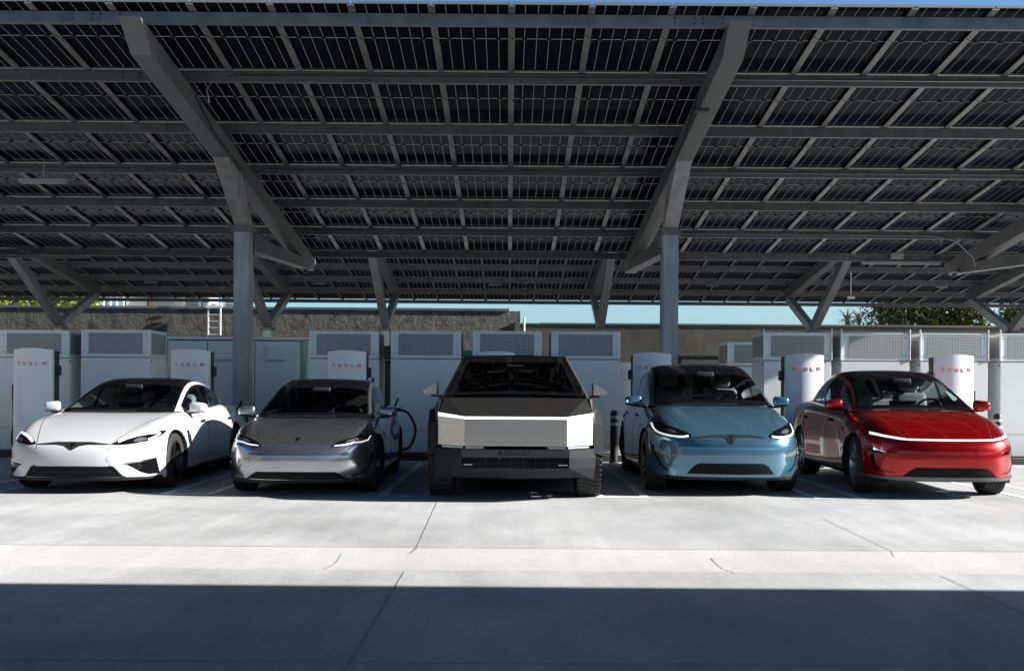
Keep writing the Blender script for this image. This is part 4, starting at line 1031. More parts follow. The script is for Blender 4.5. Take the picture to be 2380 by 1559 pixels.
def ev(name, label, c, loc, rz, P, detail):
    root = thing('parked_car', label, 'car', loc, rz, 'electric cars parked in the stalls')
    hw, L, yf, yr, r, zl = c['hw'], c['L'], c['yf'], c['yr'], c['r'], c['zl']
    S, us, vs = bspline_grid(body_net(c), 7, 7)
    Rr = r + .045; nj, ni, _ = S.shape; Sx = S.copy(); drop = set(); inside = np.zeros((nj, ni), bool); cen = {}
    for y0, rr in ((yf, Rr), (yr, Rr)):
        D = np.hypot(S[:, :, 1] - y0, S[:, :, 2] - r); ins = (D < rr) & (S[:, :, 0] > .60 * hw) & (us[None, :] > 3.4)
        inside |= ins
        for j, i in zip(*np.where(ins)): cen[(j, i)] = (y0, rr)
    for j in range(nj - 1):
        for i in range(ni - 1):
            q = [(j, i), (j, i + 1), (j + 1, i + 1), (j + 1, i)]
            if all(inside[a] for a in q): drop.add((j, i))
    for (j, i), (y0, rr) in cen.items():
        adj = any((0 <= j + a < nj - 1 and 0 <= i + b < ni - 1 and (j + a, i + b) not in drop) for a in (-1, 0) for b in (-1, 0))
        if adj:
            v = Vector((S[j, i, 1] - y0, S[j, i, 2] - r)); v = v.normalized() * rr; Sx[j, i, 1] = y0 + v.x; Sx[j, i, 2] = r + v.y
    jc0 = 8; jc1 = 12.6
    def fm(j, i):
        if (j, i) in drop: return None
        u, v = (us[i] + us[i + 1]) / 2, (vs[j] + vs[j + 1]) / 2
        if u < 2.85 and 7.95 < v < jc1: return None
        if u < 2.85 and jc1 <= v < 14.3: return 1
        if u > 7.05 and v < 15: return 1
        if v < c.get('cladv', .35): return 1
        return 0
    V, Fs, Ms = mirror_mesh(Sx, fm)
    body = mesh_obj('body', V, Fs, [P, M['clad']], root, Ms, sm=None); smooth(body.data)
    Vf, Ff, _ = mirror_mesh(S, lambda j, i: 0); bvh = BVHTree.FromPolygons([Vector(v) for v in Vf], Ff)
    # wheel housings
    for y0 in (yf, yr):
        for sx in (-1, 1):
            mb = MB(); n = 28; ring = []
            for k in range(n + 1):
                a = R(-28) + (math.pi + R(56)) * k / n; yy, zz = y0 + Rr * math.cos(a), r + Rr * math.sin(a)
                hit = bvh.ray_cast(Vector((3, y0 + (Rr + .006) * math.cos(a), max(zl + .03, r + (Rr + .006) * math.sin(a)))), Vector((-1, 0, 0)))[0]
                xo = (hit.x if hit and hit.x > .6 * hw else hw * .96) - .003; ring.append((xo, yy, zz))
            b = len(mb.v)
            for (xo, yy, zz) in ring: mb.v += [(sx * xo, yy, zz), (sx * (xo - .012), y0 + (yy - y0) * .975, r + (zz - r) * .975), (sx * hw * .60, y0 + (yy - y0) * .985, r + (zz - r) * .985)]
            for k in range(n):
                for q in (0, 1): mb.f.append((b + 3 * k + q, b + 3 * k + q + 1, b + 3 * k + 4 + q, b + 3 * k + 3 + q)); mb.m.append(0)
            mb.face([(sx * hw * .6, p[1], p[2]) for p in ring]); mb.build('wheel_housing', M['clad'], root, sm=50)
    mb = MB(); mb.box(-hw * .56, hw * .56, .35, L - .35, zl - .015, zl + .05); mb.box(-hw * .88, hw * .88, yf + Rr + .03, yr - Rr - .03, zl - .012, zl + .055); mb.box(-hw * .6, hw * .6, .12, .34, zl + .0, zl + .04); mb.build('underbody', M['clad'], root)
    for y0 in (yf, yr):
        for sx in (-1, 1): wheel(root, sx * (hw - .175), y0, r, c['wt'], sx, c['rim'], c['spokes'], c.get('wstyle', 'car'), c.get('steer', 0) if y0 == yf else 0)
    # glasshouse
    Gs, gu, gv = bspline_grid(green_net(c), 8, 8); n_c = len(c['roof'])
    hdr, tail = c['hdr'], c['tail']      # parameter along j where windscreen ends, where the rear glass starts
    def region(j, i):
        u, v = (gu[i] + gu[i + 1]) / 2, (gv[j] + gv[j + 1]) / 2
        if 2.72 < u < 3.16: return 'pillar'
        if u >= 3.16: return 'side'
        if v < hdr: return 'wind'
        if v > tail: return 'rear'
        return 'roof'
    def sub(nm, reg, mats, fmat=None, par=root, side=0):
        V, Fs, Ms = mirror_mesh(Gs, lambda j, i: ((fmat(j, i) if fmat else 0) if region(j, i) == reg else None))
        if side: k_ = slice(0 if side > 0 else 1, None, 2); Fs, Ms = Fs[k_], Ms[k_]
        used = sorted({q for f in Fs for q in f}); mp = {q: k for k, q in enumerate(used)}
        o = mesh_obj(nm, [V[q] for q in used], [tuple(mp[q] for q in f) for f in Fs], mats, par, Ms); smooth(o.data); return o
    wfr = lambda j, i: 1 if ((gv[j] + gv[j + 1]) / 2 < .30 or (gu[i] + gu[i + 1]) / 2 > 2.62 or (gv[j] + gv[j + 1]) / 2 > hdr - .22) else 0
    ws = sub('windscreen', 'wind', [M['windscreen'], M['gloss_black']], wfr)
    sub('rear_window', 'rear', [M['sideglass'], M['gloss_black']], lambda j, i: 1 if (gu[i] + gu[i + 1]) / 2 > 2.5 else 0)
    rf = sub('roof', 'roof', [M['roofglass']])
    for s_ in (1, -1): sub('roof_rail', 'pillar', [P], side=s_)
    def sg(j, i):
        u, v = (gu[i] + gu[i + 1]) / 2, (gv[j] + gv[j + 1]) / 2
        if v < .55: return 2
        if v > c['quarter'] : return 2
        if u < 3.34 or u > 4.84: return 1
        if abs(v - c['bpil']) < .13 or abs(v - c['cpil']) < .10 : return 1
        return 0
    for s_ in (1, -1): sub('side_window', 'side', [M['sideglass'], M['gloss_black'], P], sg, side=s_)
    GV, GF, _ = mirror_mesh(Gs, lambda j, i: 0); gb = BVHTree.FromPolygons([Vector(v) for v in GV], GF)
    cabin(root, c)
    mb = MB(); pts = [(-.55, c['yc'] - .03, c['zc'] + .012), (0, c['yc'] - .06, c['zc'] + .016), (.3, c['yc'] - .05, c['zc'] + .014)]; mb.tube(pts, .009, 6); mb.build('wiper', M['black'], root, sm=50)
    # mirrors
    mx, my, mz = c['mir']
    for sx in (-1, 1):
        h = rounded_box('mirror', (sx * (mx + .02), my, mz), .22, .125, .135, P, root, .060, (R(-4), 0, sx * R(-12)), 4)
        for v_ in h.data.vertices:
            t_ = v_.co.x * sx / .11; v_.co.z *= (1 - .16 * t_) if v_.co.z > 0 else 1; v_.co.y += .03 * max(0, t_) ** 2
        mb = MB(); mb.prism_x([(.02, -.055), (.06, -.05), (.06, .045), (.02, .05)], -.085, .085); g = mb.build('mirror_glass', M['chrome'], h, bevel=.01); g.location = (0, .012, 0)
        mb = MB(); mb.hexa([(sx * -.20, -.03, -.10), (sx * -.20, .05, -.10), (sx * .03, .03, -.075), (sx * .03, -.03, -.075), (sx * -.20, -.03, -.075), (sx * -.20, .05, -.075), (sx * .03, .03, -.045), (sx * .03, -.03, -.045)]); mb.build('mirror_arm', M['black'], h, bevel=.006)
    pa = lambda nm, poly, view, m, off=.004, par=root, st=.025: patch(nm, poly, view, bvh, m, off, par, st)
    pa.kx = c.get('kx', .92)
    # door seams, handles on both sides
    zs = c['zb'] - .02; yd = [yf + Rr + .16, c['yB'], yr - Rr + .22]
    for v in ('left', 'right'):
        s1 = ribbon([(yd[0] + .10, zs), (yd[0] + .02, zs - .25), (yd[0], .45), (yd[0] + .05, zl + .10), (yd[0] + .2, zl + .07), (yd[1], zl + .07), (yr - Rr - .12, zl + .07), (yr - Rr - .06, zl + .16), (yr - Rr + .06, .62), (yr - Rr + .3, zs - .1), (yr - Rr + .42, zs + .0)], .012)
        pa('door_seam', s1, v, M['seam'], .0015, st=.03); pa('door_seam', ribbon([(yd[1] + .04, zs), (yd[1], .5), (yd[1], zl + .08)], .012), v, M['seam'], .0015, st=.03)
        for yh in (yd[1] - .20, yr - Rr + .12): pa('door_handle', [(yh - .11, zs - .155), (yh + .11, zs - .15), (yh + .11, zs - .115), (yh - .11, zs - .12)], v, c.get('handle', M['gloss_black']), .008)
        pa('side_camera', [(yf + .42, c['zn'] + .10), (yf + .53, c['zn'] + .10), (yf + .50, c['zn'] + .055), (yf + .44, c['zn'] + .055)], v, M['gloss_black'], .005)
    detail(root, pa, c, hw, bvh)
    return root

def both(pa, nm, poly, m, off=.004, view='front', st=.025, child=None):
    k = pa.kx; fx = lambda x: x if x < .5 else .5 + (x - .5) * k
    poly = [(fx(x), z) for x, z in poly]; child = [(a, [(fx(x), z) for x, z in b], c_, d_) for a, b, c_, d_ in child] if child else None
    for s_ in (1, -1):
        o = pa(nm, poly if s_ > 0 else mir(poly), view, m, off, st=st)
        if child and o:
            for (cn, cp, cm, co) in child: pa(cn, cp if s_ > 0 else mir(cp), 'front', cm, co, par=o, st=.02)
def sym(half):       # half outline from centre top to centre bottom, x>=0, mirrored into a closed outline
    return half + [(-x, z) for x, z in half[::-1] if x > 1e-6]
def emblem(pa, z, s, m, par=None):
    """small T shaped shield with a curved bar"""
    sh = sym([(0, z + s * .28), (s * .10, z + s * .30), (s * .42, z + s * .26), (s * .36, z + s * .10), (s * .13, z + s * .12), (s * .0, z - s * .62)])
    o = pa('emblem', sh, 'front', m, .009, st=.012)
    pa('emblem_bar', sym([(0, z + s * .48), (s * .25, z + s * .46), (s * .5, z + s * .40), (s * .47, z + s * .33), (s * .25, z + s * .375), (0, z + s * .39)]), 'front', m, .009, par=o, st=.012)
def hood_lines(pa, c, hw, z0, x0):
    zh = c['zc']
    for s_ in (1, -1):
        q = [(s_ * x0, c['yn']), (s_ * (x0 + .07), c['yn'] + .22), (s_ * .70 * hw, c['yf'] - .1), (s_ * .735 * hw, c['yf'] + .25), (s_ * .74 * hw, c['yc'] + .05)]
        pa('hood_seam', ribbon(smooth_poly(q, 2, False), .006), 'top', M['seam'], .0015)

def d_sedan(root, pa, c, hw, bvh):      # white
    hl = smooth_poly([(.43, .583), (.50, .633), (.64, .690), (.80, .725), (.915, .735), (.905, .69), (.87, .645), (.80, .612), (.76, .612), (.70, .595), (.58, .580)], 1)
    drl = ribbon(smooth_poly([(.535, .612), (.64, .667), (.76, .697), (.875, .705), (.865, .67), (.80, .632)], 2, False), [.010] + [.018] * 22)
    drl = ribbon(smooth_poly([(.50, .612), (.62, .667), (.75, .700), (.875, .712), (.862, .668), (.805, .630)], 2, False), .022)
    both(pa, 'headlight', hl, M['gloss_black'], .005, child=[('running_light', drl, M['drl'], .009), ('lamp_lens', smooth_poly([(.66, .62), (.70, .655), (.76, .66), (.80, .64), (.77, .622), (.70, .608)]), M['lens'], .008)])
    pa('nose_trim', sym([(0, .612), (.2, .612), (.41, .590), (.405, .583), (.18, .583), (.09, .570), (.045, .545), (0, .520)]), 'front', M['clad'], .006)
    emblem(pa, .572, .07, M['gloss_black'])
    g = pa('lower_grille', sym([(0, .335), (.44, .332), (.50, .30), (.575, .205), (0, .200)]), 'front', M['mesh'], .004)
    both(pa, 'grille_trim', ribbon([(.425, .338), (.475, .325), (.565, .215), (.63, .185)], .014), M['clad'], .010)
    pa('grille_slat', sym([(0, .275), (.45, .273), (.46, .265), (0, .266)]), 'front', M['clad'], .008, par=g)
    both(pa, 'side_vent', [(.60, .365), (.68, .385), (.90, .418), (.915, .31), (.925, .225), (.83, .225), (.76, .26), (.68, .32)], M['gloss_black'], .004, child=[('vent_trim', ribbon([(.60, .365), (.70, .380), (.86, .400)], .016), M['chrome'], .008)])
    pa('front_splitter', sym([(0, .188), (.60, .188), (.66, .19), (.90, .205), (.91, .175), (.62, .165), (0, .165)]), 'front', M['clad'], .010)
    pa('tow_cover', [(.44 + .036 * math.cos(t), .42 + .036 * math.sin(t)) for t in np.linspace(0, 6.0, 18)], 'front', M['p_white'], .003, st=.015)
    hood_lines(pa, c, hw, .6, .42)
    both(pa, 'fascia_seam', ribbon([(.41, .59), (.45, .588), (.495, .60)], .006), M['seam'], .0012)

def d_three(root, pa, c, hw, bvh):      # gunmetal
    hl = [(.405, .588), (.47, .640), (.60, .675), (.76, .705), (.84, .715), (.845, .675), (.82, .640), (.74, .622), (.64, .622), (.56, .606), (.46, .588)]
    drl = ribbon([(.44, .594), (.55, .604), (.64, .622), (.66, .628), (.75, .632), (.81, .648), (.83, .695)], [.006, .010, .012, .014, .016, .016, .010])
    both(pa, 'headlight', hl, M['gloss_black'], .005, child=[('running_light', drl, M['drl'], .009), ('lamp_lens', [(.56, .632), (.60, .655), (.68, .672), (.76, .685), (.75, .655), (.66, .645)], M['lens'], .008)])
    emblem(pa, .660, .045, M['gloss_black'])
    pa('hood_seam', ribbon(sym([(0, .620), (.25, .620), (.40, .625)])[:3][::-1] + [(-.25, .620), (-.40, .625)], .006), 'front', M['seam'], .0015)
    g = pa('lower_grille', sym([(0, .298), (.46, .296), (.52, .262), (.59, .212), (0, .206)]), 'front', M['mesh'], .004)
    pa('grille_slat', sym([(0, .245), (.46, .243), (.47, .236), (0, .238)]), 'front', M['clad'], .008, par=g)
    both(pa, 'corner_seam', ribbon(smooth_poly([(.875, .50), (.86, .42), (.84, .33), (.78, .275), (.66, .25)], 2, False), [.022] * 4 + [.016] * 20), M['gloss_black'], .003)
    pa('front_splitter', sym([(0, .196), (.50, .196), (.60, .210), (.86, .215), (.87, .185), (.6, .172), (0, .166)]), 'front', M['clad'], .008)
    pa('tow_cover', [(.36 + .034 * math.cos(t), .40 + .034 * math.sin(t)) for t in np.linspace(0, 6.0, 18)], 'front', M['p_gun'], .003, st=.015)
    hood_lines(pa, c, hw, .6, .40)

def d_suv(root, pa, c, hw, bvh):        # blue
    hl = smooth_poly([(.45, .722), (.53, .775), (.68, .825), (.80, .860), (.915, .882), (.93, .82), (.905, .76), (.84, .735), (.70, .705), (.53, .695)], 1)
    drl = ribbon(smooth_poly([(.50, .722), (.58, .708), (.74, .722), (.86, .752), (.895, .80), (.905, .862)], 2, False), .021)
    both(pa, 'headlight', hl, M['gloss_black'], .005, child=[('running_light', drl, M['drl'], .009), ('lamp_lens', smooth_poly([(.63, .755), (.68, .79), (.76, .81), (.79, .78), (.72, .752)]), M['lens'], .008)])
    pa('nose_trim', sym([(0, .742), (.20, .740), (.34, .727), (.43, .705), (.36, .706), (.22, .718), (.09, .712), (.05, .695), (.035, .66), (0, .636)]), 'front', M['clad'], .006)
    emblem(pa, .70, .075, M['chrome'])
    g = pa('lower_grille', sym([(0, .405), (.38, .403), (.44, .375), (.525, .275), (0, .272)]), 'front', M['mesh'], .004)
    both(pa, 'side_vent', ribbon(smooth_poly([(.93, .60), (.905, .50), (.86, .40), (.80, .33), (.74, .30)], 2, False), [.03] * 6 + [.018] * 20), M['gloss_black'], .004)
    both(pa, 'fog_light', [(.64, .500), (.74, .515), (.90, .575), (.92, .555), (.90, .515), (.78, .485), (.66, .480)], M['fog'], .006)
    pa('front_splitter', sym([(0, .235), (.50, .235), (.88, .25), (.91, .22), (.60, .19), (0, .185)]), 'front', M['clad'], .006)
    hood_lines(pa, c, hw, .7, .46)

def d_cross(root, pa, c, hw, bvh):      # red
    bar = ribbon([(-.49, .708), (-.25, .705), (0, .704), (.25, .705), (.49, .708)], .015)
    pa('light_bar', bar, 'front', M['drl_on'], .006)
    both(pa, 'headlight', [(.495, .700), (.495, .718), (.60, .730), (.76, .755), (.885, .785), (.892, .755), (.76, .730), (.60, .708)], M['drl_on'], .006)
    both(pa, 'headlight_recess', ribbon([(.48, .693), (.60, .700), (.76, .721), (.895, .748)], .008), M['gloss_black'], .004)
    both(pa, 'low_beam', [(.60, .548), (.66, .566), (.80, .585), (.905, .62), (.905, .54), (.86, .54), (.72, .540)], M['gloss_black'], .005, child=[('lamp_lens', [(.74, .552), (.80, .573), (.885, .598), (.885, .575), (.80, .556)], M['chrome'], .009)])
    both(pa, 'side_vent', ribbon(smooth_poly([(.925, .58), (.905, .47), (.88, .37), (.80, .325), (.66, .312)], 2, False), [.034] * 6 + [.024] * 6 + [.012] * 20), M['gloss_black'], .004)
    g = pa('lower_grille', sym([(0, .385), (.40, .383), (.46, .350), (.545, .275), (0, .275)]), 'front', M['mesh'], .004)
    pa('front_skirt', sym([(0, .272), (.55, .272), (.70, .268), (.90, .272), (.91, .245), (.6, .225), (0, .225)]), 'front', M['skirt'], .010)
    hood_lines(pa, c, hw, .7, .47)

EVS = [
 ('white', 'pearl white low sedan with black grille line and black side vents, leftmost of the cars', dict(hw=.985, L=5.0, yf=.94, yr=3.90, r=.345, zl=.165, zn=.605, zc=.945, yc=1.36, zb=.955, zb2=1.03, zd=1.02, zf=.885, zfr=1.0, wt=.265, bw=.785, rw=.625, bwr=.60, drop=.055, yn=.04,
   roof=[(1.80, 1.165, .42, .13), (2.32, 1.37, .90, .10), (2.80, 1.425, 1, .06), (3.40, 1.39, 1, 0), (4.02, 1.235, .9, -.08), (4.60, 1.045, .75, -.12)], hdr=1.95, tail=4.1, quarter=5.0, bpil=2.75, cpil=4.2, yB=2.42, mir=(.955, 1.76, 1.00), rim=M['rim_dark'], spokes=5, wstyle='twin', seat=M['int_white'], bulge=.05, zm=.44), (-5.13, 11.60), 1.6, 'p_white', d_sedan),
 ('gun', 'gunmetal grey low sedan with charging cable, between the white car and wedge pickup', dict(hw=.925, L=4.72, yf=.86, yr=3.735, r=.335, zl=.165, zn=.615, zc=.90, yc=1.12, zb=.925, zb2=1.02, zd=1.03, zf=.87, zfr=.99, wt=.24, bw=.755, rw=.615, bwr=.58, drop=.05, yn=.05,
   roof=[(1.55, 1.13, .42, .12), (2.05, 1.345, .90, .10), (2.50, 1.425, 1, .06), (3.10, 1.40, 1, 0), (3.75, 1.24, .9, -.08), (4.30, 1.06, .75, -.12)], hdr=1.95, tail=4.1, quarter=5.0, bpil=2.75, cpil=4.15, yB=2.22, mir=(.90, 1.53, .965), rim=M['rim_dark'], spokes=9, seat=M['int_black'], bulge=.06, zm=.43, handle=M['p_gun']), (-2.475, 11.46), 1.4, 'p_gun', d_three),
 ('blue', 'pale metallic blue tall crossover between the wedge pickup and the red car', dict(hw=.985, L=5.04, yf=.92, yr=3.885, r=.375, zl=.20, zn=.735, zc=1.085, yc=1.18, zb=1.08, zb2=1.16, zd=1.17, zf=1.0, zfr=1.12, wt=.27, bw=.82, rw=.69, bwr=.64, drop=.06, yn=.05, zseat=.14,
   roof=[(1.66, 1.37, .42, .13), (2.16, 1.60, .90, .10), (2.62, 1.675, 1, .06), (3.30, 1.655, 1, 0), (4.02, 1.48, .9, -.08), (4.66, 1.22, .75, -.12)], hdr=1.8, tail=4.1, quarter=5.0, bpil=2.75, cpil=4.2, yB=2.35, mir=(.985, 1.70, 1.13), rim=M['rim_dark'], spokes=7, seat=M['int_white'], bulge=.06, zm=.53, handle=M['p_blue']), (2.67, 11.83), -1.4, 'p_blue', d_suv),
 ('red', 'deep red crossover with a thin full width light bar, rightmost of the cars', dict(hw=.95, L=4.79, yf=.90, yr=3.79, r=.355, zl=.215, zn=.715, zc=1.045, yc=1.10, zb=1.04, zb2=1.13, zd=1.13, zf=.975, zfr=1.10, wt=.255, bw=.775, rw=.635, bwr=.60, drop=.055, yn=.06, zseat=.1,
   roof=[(1.55, 1.295, .42, .12), (2.05, 1.52, .90, .10), (2.50, 1.60, 1, .06), (3.10, 1.58, 1, 0), (3.78, 1.41, .9, -.08), (4.40, 1.18, .75, -.12)], hdr=1.95, tail=4.1, quarter=5.0, bpil=2.75, cpil=4.15, yB=2.25, mir=(.945, 1.58, 1.10), rim=M['rim_silver'], spokes=5, wstyle='twin', seat=M['int_white'], bulge=.06, zm=.50, handle=M['p_red'], steer=R(-6), kx=.80), (5.225, 11.64), -3.6, 'p_red', d_cross),
]
cars = {}
for nm, lb, c, (x, y), rz, pm, df in EVS:
    cars[nm] = ev(nm, lb, c, (x, y, 0), R(rz), M[pm], df)

# ---------------------------------------------------------------- the flat panelled wedge pickup
def pickup():
    root = thing('pickup_truck', 'angular bare steel wedge pickup with a white light bar across its flat nose', 'pickup truck', (.078, 11.02, 0))
    def m2(nm, quads, m, th=.0, par=root, sm=None):
        """quads given for the right half; mirrored into one mesh"""
        if nm in ('roof_pillar', 'side_window', 'body_side'):
            for s_ in (1, -1):
                mb = MB()
                for q in quads: mb.face([(s_ * x, y, z) for x, y, z in q])
                mb.build(nm, m, par)
            return
        mb = MB()
        for q in quads:
            mb.face(q); mb.face([(-x, y, z) for x, y, z in reversed(q)])
        return mb.build(nm, m, par)
    A = .572; O_ = .885
    # outer shell points
    nose_t, nose_c = 1.005, .966          # top of light bar at corner / centre
    hx, hy, hz = .84, .66, 1.192          # windscreen base corner
    px, py, pz_ = .700, 2.78, 1.738       # roof peak corner
    tx, ty, tz = .90, 5.45, 1.20          # tail corner
    # hood
    m2('hood', [[(0, .03, nose_c + .004), (A, .03, nose_c + .004), (.80, hy - .05, hz - .02), (0, hy - .07, hz - .015)], [(A, .03, nose_c + .004), (O_ - .01, .31, nose_t + .004), (hx - .005, hy - .03, hz - .012), (.80, hy - .05, hz - .02)]], M['inox'])
    # windscreen: border + glass
    def wp(u, v):      # u 0..1 to the right edge, v 0..1 up
        x = (hx + (px - hx) * v) * u; return (x, hy + (py - hy) * v, hz + (pz_ - hz) * v + .035 * (1 - u * u) * math.sin(math.pi * min(1, v + .25)))
    us_ = [0, .25, .5, .7, .86, .92, 1]; vs_ = [0, .06, .12, .3, .5, .7, .82, .84, 1]
    V = []; Fq = []; Mi = []
    for s_ in (1, -1):
        for j in range(len(vs_) - 1):
            for i in range(len(us_) - 1):
                q = [wp(us_[i], vs_[j]), wp(us_[i + 1], vs_[j]), wp(us_[i + 1], vs_[j + 1]), wp(us_[i], vs_[j + 1])]
                if s_ < 0: q = [(-x, y, z) for x, y, z in reversed(q)]
                k = len(V); V += q; Fq.append((k, k + 1, k + 2, k + 3)); Mi.append(1 if (us_[i] >= .86 or vs_[j] < .06 or vs_[j] >= .82) else 0)
    o = mesh_obj('windscreen', V, Fq, [glass_mat('dark_windscreen', (.04, .045, .05), 1.10), M['gloss_black']], root, Mi)
    m2('roof', [[(0, py, pz_ + .012), (px, py, pz_ - .001), (.70, 3.6, 1.63), (0, 3.6, 1.645)]], M['roofglass'])
    m2('bed_cover', [[(0, 3.6, 1.645), (.70, 3.6, 1.63), (.78, ty - .05, tz + .03), (0, ty - .05, tz + .04)]], M['plast'])
    m2('roof_pillar', [[(hx - .004, hy - .03, hz - .010), (hx + .04, hy + .05, hz - .03), (px + .03, py, pz_ - .035), (px + .001, py, pz_)], [(px + .001, py, pz_), (px + .03, py, pz_ - .035), (.83, ty - .1, tz - .0), (.78, ty - .1, tz + .03)]], M['inox'])
    # side windows and body side
    m2('side_window', [[(hx + .04, hy + .05, hz - .03), (.955, 1.30, 1.165), (.955, 3.0, 1.20), (px + .03, py, pz_ - .035)], [(px + .03, py, pz_ - .035), (.955, 3.0, 1.20), (.955, 4.1, 1.21), (.80, 4.0, 1.47)]], M['gloss_black'])
    m2('body_side', [[(O_ - .005, .315, nose_t), (O_ + .0, .33, .64), (1.0, .62, .66), (.965, .75, 1.06)], [(O_ - .005, .315, nose_t), (.965, .75, 1.06), (.955, 1.30, 1.163), (hx + .04, hy + .05, hz - .032)],
        [(.965, .75, 1.06), (.985, 1.45, .95), (.985, 3.0, 1.0), (.955, 3.0, 1.198), (.955, 1.30, 1.163)], [(.985, 1.45, .95), (.955, 1.45, .45), (.955, 3.85, .45), (.985, 3.85, 1.02), (.985, 3.0, 1.0)],
        [(.955, 3.0, 1.198), (.985, 3.0, 1.0), (.985, 3.85, 1.02), (.96, 5.5, 1.05), (.90, 5.5, 1.19), (.955, 4.1, 1.208)], [(.80, 4.0, 1.47), (.955, 4.1, 1.208), (.90, 5.5, 1.19), (.83, 5.4, 1.20)]], M['inox'])
    m2('tailgate', [[(0, 5.5, 1.2), (.90, 5.5, 1.19), (.92, 5.6, .62), (0, 5.6, .62)]], M['inox'])
    # nose
    mb = MB(); z0, z1 = .640, .938
    for s_ in (1, -1):
        pass
    mb.prism_z([(-A, 0), (A, 0), (O_, .30), (O_, .34), (A, .05), (-A, .05), (-O_, .34), (-O_, .30)], z0, z1 - .004)
    o = mb.build('nose_panel', M['inox'], root)
    for v in o.data.vertices:
        if abs(v.co.x) > .7 and v.co.z > .8: v.co.z += .030
    mb = MB(); mb.prism_z([(-A, -.004), (A, -.004), (O_ + .002, .297), (O_ + .002, .33), (A, .06), (-A, .06), (-O_ - .002, .33), (-O_ - .002, .297)], z1, nose_c)
    o = mb.build('light_bar', M['drl_on'], root)
    for v in o.data.vertices:
        if abs(v.co.x) > .7: v.co.z += .040 if v.co.z > .95 else .026
    mb = MB(); mb.prism_z([(-A, .008), (A, .008), (O_, .305), (O_ - .02, .34), (A, .06), (-A, .06), (-O_ + .02, .34), (-O_, .305)], z1 - .004, z1 - .0002); o = mb.build('light_bar_gap', M['seam'], root)
    for v in o.data.vertices:
        if abs(v.co.x) > .7: v.co.z += .028
    # lamp slot
    mb = MB(); mb.prism_z([(-A, .06), (A, .06), (O_ - .01, .35), (O_ - .01, .5), (-O_ + .01, .5), (-O_ + .01, .35)], .602, .6395); mb.build('lamp_slot', M['gloss_black'], root)
    for s_ in (1, -1):
        mb = MB(); mb.hexa([(s_ * .36, .045, .608), (s_ * .36, .055, .608), (s_ * .56, .055, .608), (s_ * .56, .045, .608), (s_ * .36, .045, .632), (s_ * .36, .055, .632), (s_ * .56, .055, .632), (s_ * .56, .045, .632)]); mb.build('headlight', M['chrome'], root)
        mb = MB(); mb.hexa([(s_ * .59, .062, .610), (s_ * .59, .072, .610), (s_ * .84, .300, .610), (s_ * .84, .285, .610), (s_ * .59, .062, .632), (s_ * .59, .072, .632), (s_ * .84, .300, .632), (s_ * .84, .285, .632)]); mb.build('marker_lamp', M['lens'], root)
    # bumper
    B = .60; C_ = .925; fr = []
    fr += [[(0, .0, .600), (B, .0, .600), (B, -.015, .515), (0, -.015, .515)]]
    fr += [[(B, .0, .600), (C_, .33, .600), (C_ - .005, .30, .50), (B, -.015, .515)], [(B, -.015, .515), (C_ - .005, .30, .50), (C_ - .01, .33, .375), (B, .03, .395)]]
    fr += [[(0, .03, .393), (B, .03, .393), (.70, .28, .27), (0, .28, .25)], [(B, .03, .393), (C_ - .01, .33, .374), (.90, .42, .24), (.70, .28, .27)]]
    fr += [[(0, .28, .25), (.70, .28, .27), (.70, .7, .27), (0, .7, .27)], [(C_, .33, .600), (C_, .5, .600), (0, .5, .600), (0, .0, .600), (B, 0, .600)]]
    fr += [[(C_, .33, .600), (C_, .42, .600), (.93, .42, .24), (.90, .42, .24), (C_ - .01, .33, .374), (C_ - .005, .30, .50)]]
    m2('bumper', fr, M['plast'])
    # side marker deflector in front of each wheel
    for s_ in (1, -1):
        mb = MB(); mb.hexa([(s_ * .72, .36, .235), (s_ * .90, .44, .235), (s_ * .88, .55, .235), (s_ * .68, .5, .235), (s_ * .84, .345, .375), (s_ * .92, .38, .37), (s_ * .90, .5, .375), (s_ * .80, .5, .375)]); mb.build('wheel_deflector', M['clad'], root)
    mb = MB(); mb.box(-B + .002, B - .002, .035, .10, .395, .514); o = mb.build('lower_grille', M['mesh'], root)
    mb = MB()
    for q in (-.34, -.2, -.06, .08, .22, .36): mb.box(q, q + .012, .02, .034, .40, .51)
    mb.box(-.55, .55, .022, .033, .45, .458); mb.build('grille_slats', M['plast'], o)
    for s_ in (1, -1): mb = MB(); mb.box(min(s_ * .48, s_ * .58), max(s_ * .48, s_ * .58), .012, .034, .425, .437); mb.build('fog_light', M['chrome'], root)
    mb = MB(); mb.box(-.165, .165, -.012, -.003, .545, .592); mb.build('plate_cover', M['plast'], root, bevel=.004)
    mb = MB(); mb.lathe([(.001, -.012), (.018, -.01), (.018, .01)], 'z', 12, c=(-.19, -.005, .50)); mb.build('front_camera', M['gloss_black'], root)
